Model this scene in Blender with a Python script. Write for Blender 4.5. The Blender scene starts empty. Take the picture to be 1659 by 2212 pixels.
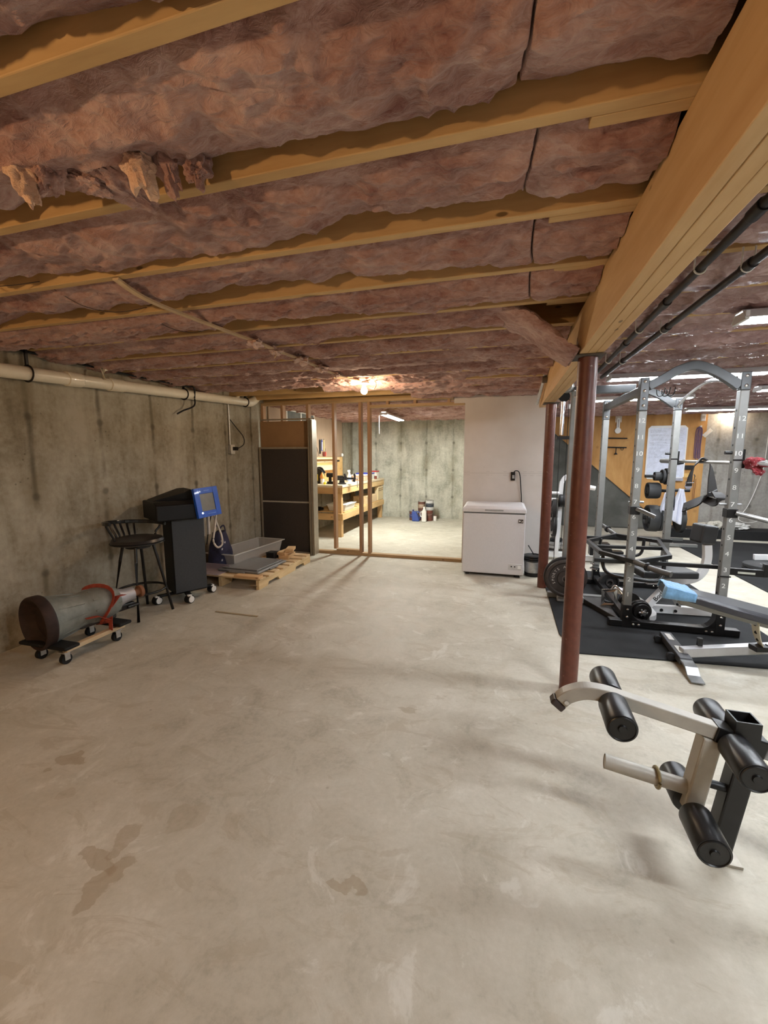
import bpy, math, random
import numpy as np
from mathutils import Vector, Matrix, Euler
random.seed(7)
SC = bpy.context.scene
COL = SC.collection
PI = math.pi
V = Vector

# ------------------------------------------------------------------ materials
def _nt(name):
    m = bpy.data.materials.new(name)
    m.use_nodes = True
    nt = m.node_tree
    nt.nodes.clear()
    out = nt.nodes.new('ShaderNodeOutputMaterial')
    b = nt.nodes.new('ShaderNodeBsdfPrincipled')
    nt.links.new(b.outputs[0], out.inputs[0])
    return m, nt, b

def N(nt, kind, **kw):
    n = nt.nodes.new(kind)
    for k, v in kw.items():
        if k in n.inputs.keys() if isinstance(k, str) else False:
            n.inputs[k].default_value = v
        else:
            setattr(n, k, v)
    return n

def math_(nt, op, a, b=None, c=None, clamp=False):
    n = nt.nodes.new('ShaderNodeMath'); n.operation = op; n.use_clamp = clamp
    for i, v in enumerate((a, b, c)):
        if v is None: continue
        if isinstance(v, (int, float)): n.inputs[i].default_value = v
        else: nt.links.new(v, n.inputs[i])
    return n.outputs[0]

def noise(nt, vec, scale, detail=4, rough=.55, dist=0.0, sc=None):
    if sc is not None:
        mp = nt.nodes.new('ShaderNodeMapping'); mp.inputs['Scale'].default_value = sc
        nt.links.new(vec, mp.inputs[0]); vec = mp.outputs[0]
    n = nt.nodes.new('ShaderNodeTexNoise')
    n.inputs['Scale'].default_value = scale; n.inputs['Detail'].default_value = detail
    n.inputs['Roughness'].default_value = rough; n.inputs['Distortion'].default_value = dist
    nt.links.new(vec, n.inputs['Vector'])
    return n.outputs[0]

def ramp(nt, fac, stops):
    r = nt.nodes.new('ShaderNodeValToRGB')
    e = r.color_ramp.elements
    while len(e) > 1: e.remove(e[-1])
    e[0].position = stops[0][0]; e[0].color = (*stops[0][1], 1)
    for p, c in stops[1:]:
        x = e.new(p); x.color = (*c, 1)
    nt.links.new(fac, r.inputs[0])
    return r.outputs[0]

def mix(nt, fac, a, b, mode='MIX'):
    n = nt.nodes.new('ShaderNodeMix'); n.data_type = 'RGBA'; n.blend_type = mode
    for i, v in ((0, fac), (6, a), (7, b)):
        if isinstance(v, (int, float)): n.inputs[i].default_value = v
        elif isinstance(v, tuple): n.inputs[i].default_value = (*v[:3], 1)
        else: nt.links.new(v, n.inputs[i])
    return n.outputs[2]

def smooth(nt, val, lo, hi):
    n = nt.nodes.new('ShaderNodeMapRange'); n.interpolation_type = 'SMOOTHSTEP'
    n.inputs['From Min'].default_value = lo; n.inputs['From Max'].default_value = hi
    nt.links.new(val, n.inputs['Value'])
    return n.outputs[0]

def bump(nt, b, h, strength=.3, dist=.01):
    n = nt.nodes.new('ShaderNodeBump'); n.inputs['Strength'].default_value = strength
    n.inputs['Distance'].default_value = dist
    nt.links.new(h, n.inputs['Height']); nt.links.new(n.outputs[0], b.inputs['Normal'])

def objco(nt): return nt.nodes.new('ShaderNodeTexCoord').outputs['Object']
def pos(nt): return nt.nodes.new('ShaderNodeNewGeometry').outputs['Position']

_M = {}
def mat(name, col, rough=.5, metal=0., n=None, bp=None, coat=0., trans=0., alpha=1., spec=.5, sheen=0.):
    """plain surface with a little procedural colour noise and bump"""
    if name in _M: return _M[name]
    m, nt, b = _nt(name)
    co = objco(nt)
    sc, am = n or (14., .12)
    f = noise(nt, co, sc, 5, .6)
    lo = tuple(max(0, c * (1 - am)) for c in col); hi = tuple(min(1, c * (1 + am)) for c in col)
    nt.links.new(ramp(nt, f, [(.3, lo), (.7, hi)]), b.inputs['Base Color'])
    b.inputs['Roughness'].default_value = rough; b.inputs['Metallic'].default_value = metal
    b.inputs['Coat Weight'].default_value = coat
    b.inputs['Specular IOR Level'].default_value = spec
    b.inputs['Transmission Weight'].default_value = trans
    b.inputs['Alpha'].default_value = alpha
    b.inputs['Sheen Weight'].default_value = sheen
    if bp: bump(nt, b, noise(nt, co, bp[0], 4), bp[1], .004)
    _M[name] = m
    return m

def wood(name, dark, light, axis='x', rough=.6, scale=9., knots=True, bands=.5):
    if name in _M: return _M[name]
    m, nt, b = _nt(name)
    co = pos(nt)
    s = {'x': (.12, 1, 1), 'y': (1, .12, 1), 'z': (1, 1, .12)}[axis]
    f1 = noise(nt, co, scale, 3, .6, .6, s)
    f2 = noise(nt, co, scale * 6, 3, .6, .2, s)
    f = math_(nt, 'ADD', math_(nt, 'MULTIPLY', f1, .7), math_(nt, 'MULTIPLY', f2, .3))
    c = ramp(nt, f, [(.34, dark), (.66, light)])
    if knots:
        vo = nt.nodes.new('ShaderNodeTexVoronoi'); vo.inputs['Scale'].default_value = 2.2
        mp = nt.nodes.new('ShaderNodeMapping'); mp.inputs['Scale'].default_value = {'x': (.6, 1.6, 1.6), 'y': (1.6, .6, 1.6), 'z': (1.6, 1.6, .6)}[axis]
        nt.links.new(co, mp.inputs[0]); nt.links.new(mp.outputs[0], vo.inputs['Vector'])
        k = smooth(nt, vo.outputs['Distance'], .10, .04)
        c = mix(nt, math_(nt, 'MULTIPLY', k, .75), c, tuple(x * .3 for x in dark))
        v2 = nt.nodes.new('ShaderNodeTexVoronoi'); v2.inputs['Scale'].default_value = 5.5; nt.links.new(mp.outputs[0], v2.inputs['Vector'])
        c = mix(nt, math_(nt, 'MULTIPLY', smooth(nt, v2.outputs['Distance'], .085, .05), .8), c, tuple(x * .2 for x in dark))
    nt.links.new(c, b.inputs['Base Color'])
    b.inputs['Roughness'].default_value = rough
    b.inputs['Specular IOR Level'].default_value = .3
    bump(nt, b, f, .12, .004)
    _M[name] = m
    return m

def emis(name, col, strength):
    if name in _M: return _M[name]
    m, nt, b = _nt(name)
    b.inputs['Base Color'].default_value = (*col, 1)
    b.inputs['Emission Color'].default_value = (*col, 1)
    b.inputs['Emission Strength'].default_value = strength
    _M[name] = m
    return m

def concrete_wall(name, along, spacing, off, cols, streak=1.0):
    m, nt, b = _nt(name)
    p = pos(nt)
    sp = nt.nodes.new('ShaderNodeSeparateXYZ'); nt.links.new(p, sp.inputs[0])
    a = sp.outputs['Y' if along == 'y' else 'X']; z = sp.outputs['Z']
    sA = (.3, 1, .16) if along == 'y' else (1, .3, .16)
    blotch = noise(nt, p, 2.1, 8, .68, .3)
    fine = noise(nt, p, 26, 5, .7)
    stre = noise(nt, p, 5.5, 6, .65, .5, sA)
    f = math_(nt, 'ADD', math_(nt, 'ADD', math_(nt, 'MULTIPLY', blotch, .45), math_(nt, 'MULTIPLY', fine, .22)), math_(nt, 'MULTIPLY', stre, .33))
    c = ramp(nt, f, [(.39, cols[0]), (.5, cols[1]), (.60, cols[2])])
    wob = math_(nt, 'MULTIPLY', math_(nt, 'SUBTRACT', noise(nt, p, 3, 3), .5), .05)
    d = math_(nt, 'PINGPONG', math_(nt, 'SUBTRACT', math_(nt, 'ADD', a, wob), off), spacing / 2)
    seam = smooth(nt, d, .034, .002)
    gaps = smooth(nt, noise(nt, p, 4, 4, .6, 0, (1, 1, .8)), .3, .6)
    seam = math_(nt, 'MULTIPLY', math_(nt, 'MULTIPLY', seam, gaps), .72 * streak)
    c = mix(nt, seam, c, tuple(x * .42 for x in cols[0]))
    wide = math_(nt, 'MULTIPLY', math_(nt, 'MULTIPLY', smooth(nt, d, .16, .0), smooth(nt, noise(nt, p, 3.1, 4), .4, .68)), .5)
    c = mix(nt, wide, c, (cols[0][0] * .8, cols[0][1] * .72, cols[0][2] * .55))
    dz = math_(nt, 'PINGPONG', math_(nt, 'SUBTRACT', z, .5), .305)
    rr = math_(nt, 'SQRT', math_(nt, 'ADD', math_(nt, 'MULTIPLY', d, d), math_(nt, 'MULTIPLY', dz, dz)))
    c = mix(nt, math_(nt, 'MULTIPLY', smooth(nt, rr, .045, .012), .6), c, tuple(x * .4 for x in cols[0]))
    vo = nt.nodes.new('ShaderNodeTexVoronoi'); vo.inputs['Scale'].default_value = 16; nt.links.new(p, vo.inputs['Vector'])
    pit = math_(nt, 'MULTIPLY', smooth(nt, vo.outputs['Distance'], .16, .05), smooth(nt, noise(nt, p, 5, 2), .5, .62))
    c = mix(nt, math_(nt, 'MULTIPLY', pit, .6), c, tuple(x * .45 for x in cols[0]))
    nt.links.new(c, b.inputs['Base Color'])
    b.inputs['Roughness'].default_value = .92; b.inputs['Specular IOR Level'].default_value = .2
    h = math_(nt, 'SUBTRACT', math_(nt, 'MULTIPLY', fine, .5), math_(nt, 'ADD', seam, pit))
    bump(nt, b, h, .35, .006)
    return m

# ------------------------------------------------------------------ mesh builder
def frame(d, up=V((0, 0, 1))):
    d = d.normalized()
    if abs(d.dot(up)) > .98: up = V((0, 1, 0)) if abs(d.y) < .9 else V((1, 0, 0))
    s = d.cross(up).normalized()
    return s, s.cross(d).normalized(), d

class MB:
    def __init__(s): s.v = []; s.f = []; s.sm = []
    def add(s, vs, fs, sm=False):
        o = len(s.v); s.v += [tuple(v) for v in vs]
        for f in fs: s.f.append(tuple(i + o for i in f)); s.sm.append(sm)
        return s
    def box(s, c, d, R=None):
        c = V(c); hx, hy, hz = d[0] / 2, d[1] / 2, d[2] / 2
        if R is None: R = Matrix.Identity(3)
        elif not isinstance(R, Matrix): R = Euler(R).to_matrix()
        vs = [c + R @ V((x, y, z)) for x in (-hx, hx) for y in (-hy, hy) for z in (-hz, hz)]
        return s.add(vs, [(0, 1, 3, 2), (4, 6, 7, 5), (0, 4, 5, 1), (2, 3, 7, 6), (0, 2, 6, 4), (1, 5, 7, 3)])
    def bb(s, x0, x1, y0, y1, z0, z1):
        return s.box(((x0 + x1) / 2, (y0 + y1) / 2, (z0 + z1) / 2), (abs(x1 - x0), abs(y1 - y0), abs(z1 - z0)))
    def bar(s, p0, p1, w, h, up=(0, 0, 1)):
        p0, p1 = V(p0), V(p1); a, u, d = frame(p1 - p0, V(up))
        vs = [p + a * x + u * y for p in (p0, p1) for x, y in ((-w / 2, -h / 2), (w / 2, -h / 2), (w / 2, h / 2), (-w / 2, h / 2))]
        return s.add(vs, [(3, 2, 1, 0), (4, 5, 6, 7)] + [(i, (i + 1) % 4, 4 + (i + 1) % 4, 4 + i) for i in range(4)])
    def sweep(s, pts, prof, up=(0, 0, 1), sm=False, cap=True, closed=False, scales=None):
        """sweep a closed 2-D profile along a polyline, mitred"""
        pts = [V(p) for p in pts]; n = len(pts); k = len(prof); up = V(up); vs = []
        for i, p in enumerate(pts):
            a = pts[(i - 1) % n] if (i or closed) else None
            c = pts[(i + 1) % n] if (i < n - 1 or closed) else None
            d0 = (p - a).normalized() if a is not None else (c - p).normalized()
            d1 = (c - p).normalized() if c is not None else d0
            t = (d0 + d1)
            t = t.normalized() if t.length > 1e-6 else d1
            A, U, D = frame(t, up)
            m = 1 / max(.35, math.sqrt(max(.05, (1 + d0.dot(d1)) / 2)))
            q = scales[i] if scales else 1
            # widen along the bend only
            bend = (d1 - d0)
            for x, y in prof:
                o = A * x * q + U * y * q
                if bend.length > 1e-4:
                    bn = bend - t * bend.dot(t)
                    if bn.length > 1e-6:
                        bn.normalize(); o = o + bn * (o.dot(bn)) * (m - 1)
                vs.append(p + o)
        fs = []
        for i in range(n if closed else n - 1):
            j = (i + 1) % n
            for q in range(k):
                fs.append((i * k + q, i * k + (q + 1) % k, j * k + (q + 1) % k, j * k + q))
        s.add(vs, fs, sm)
        if cap and not closed:
            o = len(s.v) - len(vs)
            s.f.append(tuple(o + q for q in reversed(range(k)))); s.sm.append(False)
            s.f.append(tuple(o + (n - 1) * k + q for q in range(k))); s.sm.append(False)
        return s
    def tube(s, pts, r, n=12, up=(0, 0, 1), closed=False, scales=None, cap=True):
        prof = [(math.cos(2 * PI * i / n) * r, math.sin(2 * PI * i / n) * r) for i in range(n)]
        return s.sweep(pts, prof, up, True, cap, closed, scales)
    def rect(s, pts, w, h, up=(0, 0, 1), closed=False, scales=None):
        return s.sweep(pts, [(-w / 2, -h / 2), (w / 2, -h / 2), (w / 2, h / 2), (-w / 2, h / 2)], up, False, True, closed, scales)
    def cyl(s, p0, p1, r, n=24, r2=None):
        return s.lathe([(0, 0), (r, 0), (r if r2 is None else r2, 1), (0, 1)], p0, p1, n, unit=True)
    def lathe(s, prof, p0, p1, n=32, unit=False):
        """prof: (radius, distance along p0->p1)"""
        p0, p1 = V(p0), V(p1); a, u, d = frame(p1 - p0); L = (p1 - p0).length if unit else 1
        vs, fs, ring = [], [], []
        for r, t in prof:
            if r < 1e-6: ring.append([len(vs)]); vs.append(p0 + d * t * L)
            else:
                ring.append(list(range(len(vs), len(vs) + n)))
                vs += [p0 + d * t * L + (a * math.cos(2 * PI * i / n) + u * math.sin(2 * PI * i / n)) * r for i in range(n)]
        for A, B in zip(ring, ring[1:]):
            if len(A) == 1 and len(B) == 1: continue
            for i in range(n):
                j = (i + 1) % n
                if len(A) == 1: fs.append((A[0], B[j], B[i]))
                elif len(B) == 1: fs.append((A[i], A[j], B[0]))
                else: fs.append((A[i], A[j], B[j], B[i]))
        return s.add(vs, fs, True)
    def prism(s, poly, axis, t0, t1):
        """poly in the two other axes (cyclic order y,z / x,z / x,y)"""
        n = len(poly)
        def P(a, b, t): return {'x': (t, a, b), 'y': (a, t, b), 'z': (a, b, t)}[axis]
        vs = [P(a, b, t0) for a, b in poly] + [P(a, b, t1) for a, b in poly]
        return s.add(vs, [tuple(range(n)), tuple(reversed(range(n, 2 * n)))] + [(i, i + n, (i + 1) % n + n, (i + 1) % n) for i in range(n)])
    def blob(s, c, r, seed=0, amp=.25, nu=28, nv=18, R=None, freq=2.):
        c = V(c); vs, fs = [], []
        if R is None: R = Matrix.Identity(3)
        elif not isinstance(R, Matrix): R = Euler(R).to_matrix()
        from mathutils import noise as mn
        for j in range(nv + 1):
            th = PI * j / nv
            for i in range(nu):
                ph = 2 * PI * i / nu
                q = V((math.sin(th) * math.cos(ph), math.sin(th) * math.sin(ph), math.cos(th)))
                k = 1 + amp * mn.noise(q * freq + V((seed * 7.3, seed * 1.7, 0))) + amp * .5 * mn.noise(q * freq * 2.7 + V((0, seed * 3.1, 5)))
                vs.append(c + R @ V((q.x * r[0] * k, q.y * r[1] * k, q.z * r[2] * k)))
        for j in range(nv):
            for i in range(nu):
                a = j * nu + i; b2 = j * nu + (i + 1) % nu
                fs.append((a, b2, b2 + nu, a + nu))
        return s.add(vs, fs, True)
    def build(s, name, m, parent=None, bev=0., seg=2, ang=40, fix=True):
        me = bpy.data.meshes.new(name)
        off = V((0, 0, 0))
        vs = s.v
        if parent is not None:
            q = parent
            while q.parent: q = q.parent
            if not q.get('_local'): off = q.location
        else:
            a = np.array(vs); lo = a.min(0); hi = a.max(0)
            off = V(((lo[0] + hi[0]) / 2, (lo[1] + hi[1]) / 2, lo[2]))
        me.from_pydata([(v[0] - off[0], v[1] - off[1], v[2] - off[2]) for v in vs], [], s.f)
        me.polygons.foreach_set('use_smooth', s.sm)
        if fix:
            import bmesh
            bm = bmesh.new(); bm.from_mesh(me); bmesh.ops.recalc_face_normals(bm, faces=bm.faces); bm.to_mesh(me); bm.free()
        if any(s.sm): me.set_sharp_from_angle(angle=math.radians(ang))
        me.update()
        o = bpy.data.objects.new(name, me); COL.objects.link(o)
        me.materials.append(m)
        if parent is None: o.location = off
        else: o.parent = parent
        if bev:
            b = o.modifiers.new('bevel', 'BEVEL'); b.width = bev; b.segments = seg; b.limit_method = 'ANGLE'; b.angle_limit = math.radians(38)
            b.harden_normals = False
        return o

def tag(o, label=None, cat=None, group=None, kind=None):
    if label: o['label'] = label
    if cat: o['category'] = cat
    if group: o['group'] = group
    if kind: o['kind'] = kind
    return o
def thing(name, loc, label, cat, group=None, rz=0., local=False):
    o = bpy.data.objects.new(name, None); COL.objects.link(o)
    o.location = loc; o.rotation_euler = (0, 0, rz); o.empty_display_size = .05
    if local or rz: o['_local'] = True
    return tag(o, label, cat, group)
def struct(o): o['kind'] = 'structure'; return o
def dup(root, loc, label=None, rz=None):
    r = root.copy(); COL.objects.link(r); r.location = loc
    if rz is not None: r.rotation_euler = (0, 0, rz)
    if label: r['label'] = label
    for ch in list(root.children):
        c = ch.copy(); COL.objects.link(c); c.parent = r
        for g in ch.children:
            d = g.copy(); COL.objects.link(d); d.parent = c
    return r
def text(body, size, M, thick=.0008, align='CENTER'):
    """lettering as mesh data: (verts, faces) placed by the 4x4 matrix M"""
    cu = bpy.data.curves.new('lettering', 'FONT'); cu.body = body; cu.size = size
    cu.align_x = align; cu.align_y = 'CENTER'; cu.extrude = thick; cu.resolution_u = 3
    o = bpy.data.objects.new('lettering', cu); COL.objects.link(o)
    dg = bpy.context.evaluated_depsgraph_get()
    me = bpy.data.meshes.new_from_object(o.evaluated_get(dg))
    vs = [M @ v.co for v in me.vertices]; fs = [tuple(p.vertices) for p in me.polygons]
    bpy.data.objects.remove(o); bpy.data.curves.remove(cu); bpy.data.meshes.remove(me)
    return vs, fs
def facing(loc, xdir, ydir):
    x = V(xdir).normalized(); y = V(ydir).normalized(); z = x.cross(y)
    return Matrix(((x.x, y.x, z.x, loc[0]), (x.y, y.y, z.y, loc[1]), (x.z, y.z, z.z, loc[2]), (0, 0, 0, 1)))
def arc(c, r, a0, a1, n, plane='xz', r2=None):
    out = []
    for i in range(n + 1):
        a = math.radians(a0 + (a1 - a0) * i / n); p = r * math.cos(a); q = (r2 or r) * math.sin(a)
        out.append({'xz': (c[0] + p, c[1], c[2] + q), 'yz': (c[0], c[1] + p, c[2] + q), 'xy': (c[0] + p, c[1] + q, c[2])}[plane])
    return out
def smoothpath(pts, n=8):
    pts = [V(p) for p in pts]; out = []
    for i in range(len(pts) - 1):
        p0 = pts[max(i - 1, 0)]; p1 = pts[i]; p2 = pts[i + 1]; p3 = pts[min(i + 2, len(pts) - 1)]
        for k in range(n):
            t = k / n
            out.append(.5 * ((2 * p1) + (p2 - p0) * t + (2 * p0 - 5 * p1 + 4 * p2 - p3) * t * t + (3 * p1 - p0 - 3 * p2 + p3) * t ** 3))
    out.append(pts[-1])
    return out

# numpy value noise
def _h(ix, iy, s):
    n = (ix.astype(np.int64) * 374761393 + iy.astype(np.int64) * 668265263 + int(s) * 974634777) & 0xffffffff
    n = ((n ^ (n >> 13)) * 1274126177) & 0xffffffff
    n = n ^ (n >> 16)
    return n / 4294967295.
def vn(x, y, s):
    ix = np.floor(x); iy = np.floor(y); fx = x - ix; fy = y - iy
    fx = fx * fx * (3 - 2 * fx); fy = fy * fy * (3 - 2 * fy)
    a = _h(ix, iy, s); b = _h(ix + 1, iy, s); c = _h(ix, iy + 1, s); d = _h(ix + 1, iy + 1, s)
    return a + (b - a) * fx + (c - a) * fy + (a - b - c + d) * fx * fy
def fbm(x, y, s, o=4):
    t = 0; a = .5
    for i in range(o): t = t + a * vn(x * 2 ** i + 13 * i, y * 2 ** i + 7 * i, s + i); a *= .5
    return t
# ------------------------------------------------------------------ camera
def camera():
    f = 900.; p, y, r = math.radians(7.6), math.radians(15.8), math.radians(-.05)
    cy, sy, cp, sp = math.cos(y), math.sin(y), math.cos(p), math.sin(p)
    fw = V((-sy * cp, cy * cp, -sp)); rt = V((cy, sy, 0)); up = rt.cross(fw)
    a = rt * math.cos(r) + up * math.sin(r); b = up * math.cos(r) - rt * math.sin(r)
    cam = bpy.data.cameras.new('camera'); o = bpy.data.objects.new('camera', cam); COL.objects.link(o)
    cam.sensor_width = 36; cam.lens = 36 * f / 2212; cam.clip_start = .03
    o.matrix_world = Matrix(((a.x, b.x, -fw.x, 0), (a.y, b.y, -fw.y, 0), (a.z, b.z, -fw.z, 1.42), (0, 0, 0, 1)))
    SC.camera = o
camera()

# ------------------------------------------------------------------ room materials
ORD = ['first', 'second', 'third', 'fourth', 'fifth', 'sixth', 'seventh', 'eighth', 'ninth', 'tenth', 'eleventh', 'twelfth', 'thirteenth', 'fourteenth', 'fifteenth', 'sixteenth', 'seventeenth', 'eighteenth', 'nineteenth', 'twentieth', 'twenty-first', 'twenty-second', 'twenty-third', 'twenty-fourth']

def floor_mat():
    m, nt, b = _nt('concrete_floor')
    p = pos(nt)
    big = noise(nt, p, .9, 5, .6, .4); mid = noise(nt, p, 4.2, 7, .66, .8); fine = noise(nt, p, 45, 5, .7)
    f = math_(nt, 'ADD', math_(nt, 'ADD', math_(nt, 'MULTIPLY', big, .36), math_(nt, 'MULTIPLY', mid, .44)), math_(nt, 'MULTIPLY', fine, .2))
    c = ramp(nt, f, [(.37, (.36, .325, .255)), (.47, (.49, .455, .37)), (.55, (.55, .515, .43)), (.66, (.66, .63, .545))])
    # trowel sweeps
    tr = noise(nt, p, 2.2, 6, .7, 2.2, (1, 2.2, 1))
    c = mix(nt, math_(nt, 'MULTIPLY', smooth(nt, tr, .54, .62), .5), c, (.42, .37, .28))
    c = mix(nt, math_(nt, 'MULTIPLY', smooth(nt, noise(nt, p, 3.3, 6, .7, 1.2), .57, .66), .5), c, (.70, .68, .605))
    # stains with a shape of their own
    wob = nt.nodes.new('ShaderNodeMix'); wob.data_type = 'VECTOR'
    nz = nt.nodes.new('ShaderNodeTexNoise'); nz.inputs['Scale'].default_value = 7; nz.inputs['Detail'].default_value = 5
    nt.links.new(p, nz.inputs['Vector'])
    add = nt.nodes.new('ShaderNodeVectorMath'); add.operation = 'SCALE'; add.inputs['Scale'].default_value = .22
    nt.links.new(nz.outputs['Color'], add.inputs[0])
    v2 = nt.nodes.new('ShaderNodeVectorMath'); v2.operation = 'ADD'; nt.links.new(p, v2.inputs[0]); nt.links.new(add.outputs[0], v2.inputs[1])
    for (x, y, rx, ry, s) in ((-1.22, .92, .045, .10, .75), (-1.32, .965, .12, .03, .7), (-1.31, 1.06, .04, .08, .6), (-.47, 1.15, .075, .026, .75),
                              (-1.93, 1.315, .06, .04, .75), (-1.17, 1.21, .08, .07, .38), (-.95, 1.22, .06, .05, .3), (-.47, 2.15, .05, .02, .6), (-1.72, 1.18, .05, .03, .35), (-.33, 1.27, .04, .02, .3), (-1.5, 1.9, .07, .03, .3)):
        mp = nt.nodes.new('ShaderNodeMapping'); mp.inputs['Location'].default_value = (-(x + .11) / rx, -(y + .11) / ry, 0); mp.inputs['Scale'].default_value = (1 / rx, 1 / ry, 0)
        nt.links.new(v2.outputs[0], mp.inputs[0])
        ln = nt.nodes.new('ShaderNodeVectorMath'); ln.operation = 'LENGTH'; nt.links.new(mp.outputs[0], ln.inputs[0])
        k = smooth(nt, ln.outputs['Value'], 1.05, .9)
        c = mix(nt, math_(nt, 'MULTIPLY', k, s * .72), c, (.33, .255, .165))
    vo = nt.nodes.new('ShaderNodeTexVoronoi'); vo.inputs['Scale'].default_value = 5; nt.links.new(p, vo.inputs['Vector'])
    c = mix(nt, math_(nt, 'MULTIPLY', smooth(nt, vo.outputs['Distance'], .05, .02), .45), c, (.3, .25, .19))
    nt.links.new(c, b.inputs['Base Color'])
    nt.links.new(ramp(nt, mid, [(.35, (.5, .5, .5)), (.65, (.66, .66, .66))]), b.inputs['Roughness'])
    b.inputs['Specular IOR Level'].default_value = .35
    bump(nt, b, math_(nt, 'ADD', math_(nt, 'MULTIPLY', fine, .35), mid), .09, .01)
    return m
CW_L = concrete_wall('concrete_wall_left', 'y', .588, .012, ((.22, .19, .135), (.36, .325, .25), (.45, .415, .335)))
CW_B = concrete_wall('concrete_wall_back', 'x', .60, .12, ((.30, .30, .25), (.52, .52, .45), (.68, .68, .6)), .6)
CW_G = concrete_wall('concrete_wall_gym', 'x', .60, .22, ((.24, .225, .2), (.36, .34, .31), (.46, .44, .40)), .5)
FLOOR = floor_mat()
W_JOIST = wood('joist_lumber', (.46, .285, .12), (.66, .44, .20), 'x', .62, 7)
W_BEAM = wood('beam_lumber', (.56, .34, .15), (.72, .50, .26), 'y', .6, 6)
W_STUD = wood('stud_lumber', (.31, .175, .095), (.47, .29, .165), 'z', .65, 9)
W_PLATE = wood('plate_lumber', (.34, .215, .11), (.52, .36, .19), 'x', .65, 9)
SUB = wood('subfloor_sheathing', (.17, .11, .06), (.30, .2, .11), 'x', .8, 5)

# ------------------------------------------------------------------ shell
WL, WR, YB, YG, YF, ZC = -3.47, 5.2, 9.5, 9.2, -3.3, 2.435
b = MB().bb(WL - .25, WR + .25, YF - .25, YB + .25, -.15, 0); struct(b.build('floor', FLOOR))
b = MB().bb(WL - .25, WR + .25, YF - .25, YB + .25, ZC, ZC + .1); struct(b.build('ceiling', SUB))
b = MB().bb(WL - .25, WL, YF - .25, YB + .25, 0, ZC); struct(b.build('wall_left', CW_L))
b = MB().bb(WL, .5, YB, YB + .25, 0, ZC); struct(b.build('wall_back', CW_B))
b = MB().bb(.5, WR, YG, YG + .25, 0, ZC); struct(b.build('wall_gym', CW_G))
b = MB().bb(WR, WR + .25, YF - .25, YB, 0, ZC); struct(b.build('wall_right', CW_G))
b = MB().bb(WL, WR, YF - .25, YF, 0, ZC); struct(b.build('wall_front', CW_G))
# drywall partition behind the freezer, with its return towards the back wall
def drywall():
    m, nt, b = _nt('bare_drywall')
    p = pos(nt); sp = nt.nodes.new('ShaderNodeSeparateXYZ'); nt.links.new(p, sp.inputs[0])
    c = ramp(nt, noise(nt, p, 3, 4), [(.3, (.56, .51, .465)), (.7, (.62, .57, .525))])
    d = math_(nt, 'ABSOLUTE', math_(nt, 'SUBTRACT', sp.outputs['Z'], 1.205))
    c = mix(nt, math_(nt, 'MULTIPLY', smooth(nt, d, .005, .001), .55), c, (.38, .34, .30))
    br = smooth(nt, noise(nt, p, 22, 3, .6, 0, (1, 1, .02)), .5, .6)
    for zz in (1.225, 1.18):
        d = math_(nt, 'ABSOLUTE', math_(nt, 'SUBTRACT', sp.outputs['Z'], zz))
        c = mix(nt, math_(nt, 'MULTIPLY', math_(nt, 'MULTIPLY', smooth(nt, d, .005, .001), br), .5), c, (.33, .3, .27))
    vo = nt.nodes.new('ShaderNodeTexVoronoi'); vo.inputs['Scale'].default_value = 3.1; nt.links.new(p, vo.inputs['Vector'])
    c = mix(nt, math_(nt, 'MULTIPLY', smooth(nt, vo.outputs['Distance'], .03, .02), .6), c, (.3, .26, .23))
    nt.links.new(c, b.inputs['Base Color']); b.inputs['Roughness'].default_value = .85; b.inputs['Specular IOR Level'].default_value = .2
    return m
DRY = drywall()
b = MB().bb(-.49, .495, 5.57, 5.69, 0, 2.195).bb(-.63, -.49, 5.57, 5.585, 2.10, 2.195).bb(.375, .495, 5.69, YG, 0, 2.195)
struct(b.build('wall_partition', DRY))

# ------------------------------------------------------------------ main beam: three plies
t = thing('support_beam', (.438, 2, 1.965), 'long three ply wooden beam resting on the two rust red steel columns', 'beam')
for i, (x0, x1) in enumerate(((.376, .415), (.417, .456), (.458, .498))):
    z0 = 1.965 + (0, .0, .002)[i]
    MB().bb(x0, x1, -3.2, 5.12, z0, 2.2).build('beam_ply', W_BEAM, t, .003)

# ------------------------------------------------------------------ joists
J0, DJ, JH = .741, .4113, .235
NJ = 21
def jy(k): return J0 + DJ * k
def joist(name, x0, x1, y, lab, g):
    tag(MB().bb(x0, x1, y - .019, y + .019, 2.2, 2.2 + JH).build(name, W_JOIST, None, .003), lab, 'joist', g)
for k in range(NJ):
    y = jy(k)
    if y < 5.5: wh = f'{ORD[k]} ceiling joist from the viewer, between the pipe wall and the beam'
    else: wh = f'{ORD[k]} ceiling joist from the viewer, over the workshop behind the stud wall'
    joist('ceiling_joist', WL, .62 if y < 5.4 else .36, y, wh, 'exposed ceiling joists')
    if y < YG - .05:
        lap = -.42 + .0 + .1 * ((k * 37) % 5 - 2) * .5
        x0 = (.18, .17, .12, .18, .19)[k % 5] if y < 5.1 else .56
        joist('ceiling_joist', x0, WR, y + .0385, f'{ORD[k]} ceiling joist from the viewer on the gym side of the beam', 'exposed ceiling joists')
for k in (-1, -2, -3):   # behind the viewpoint, plain continuation
    joist('ceiling_joist', WL, .62, jy(k), f'ceiling joist {["just", "well", "far"][-k-1]} behind the viewer, running to the beam', 'exposed ceiling joists')

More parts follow.
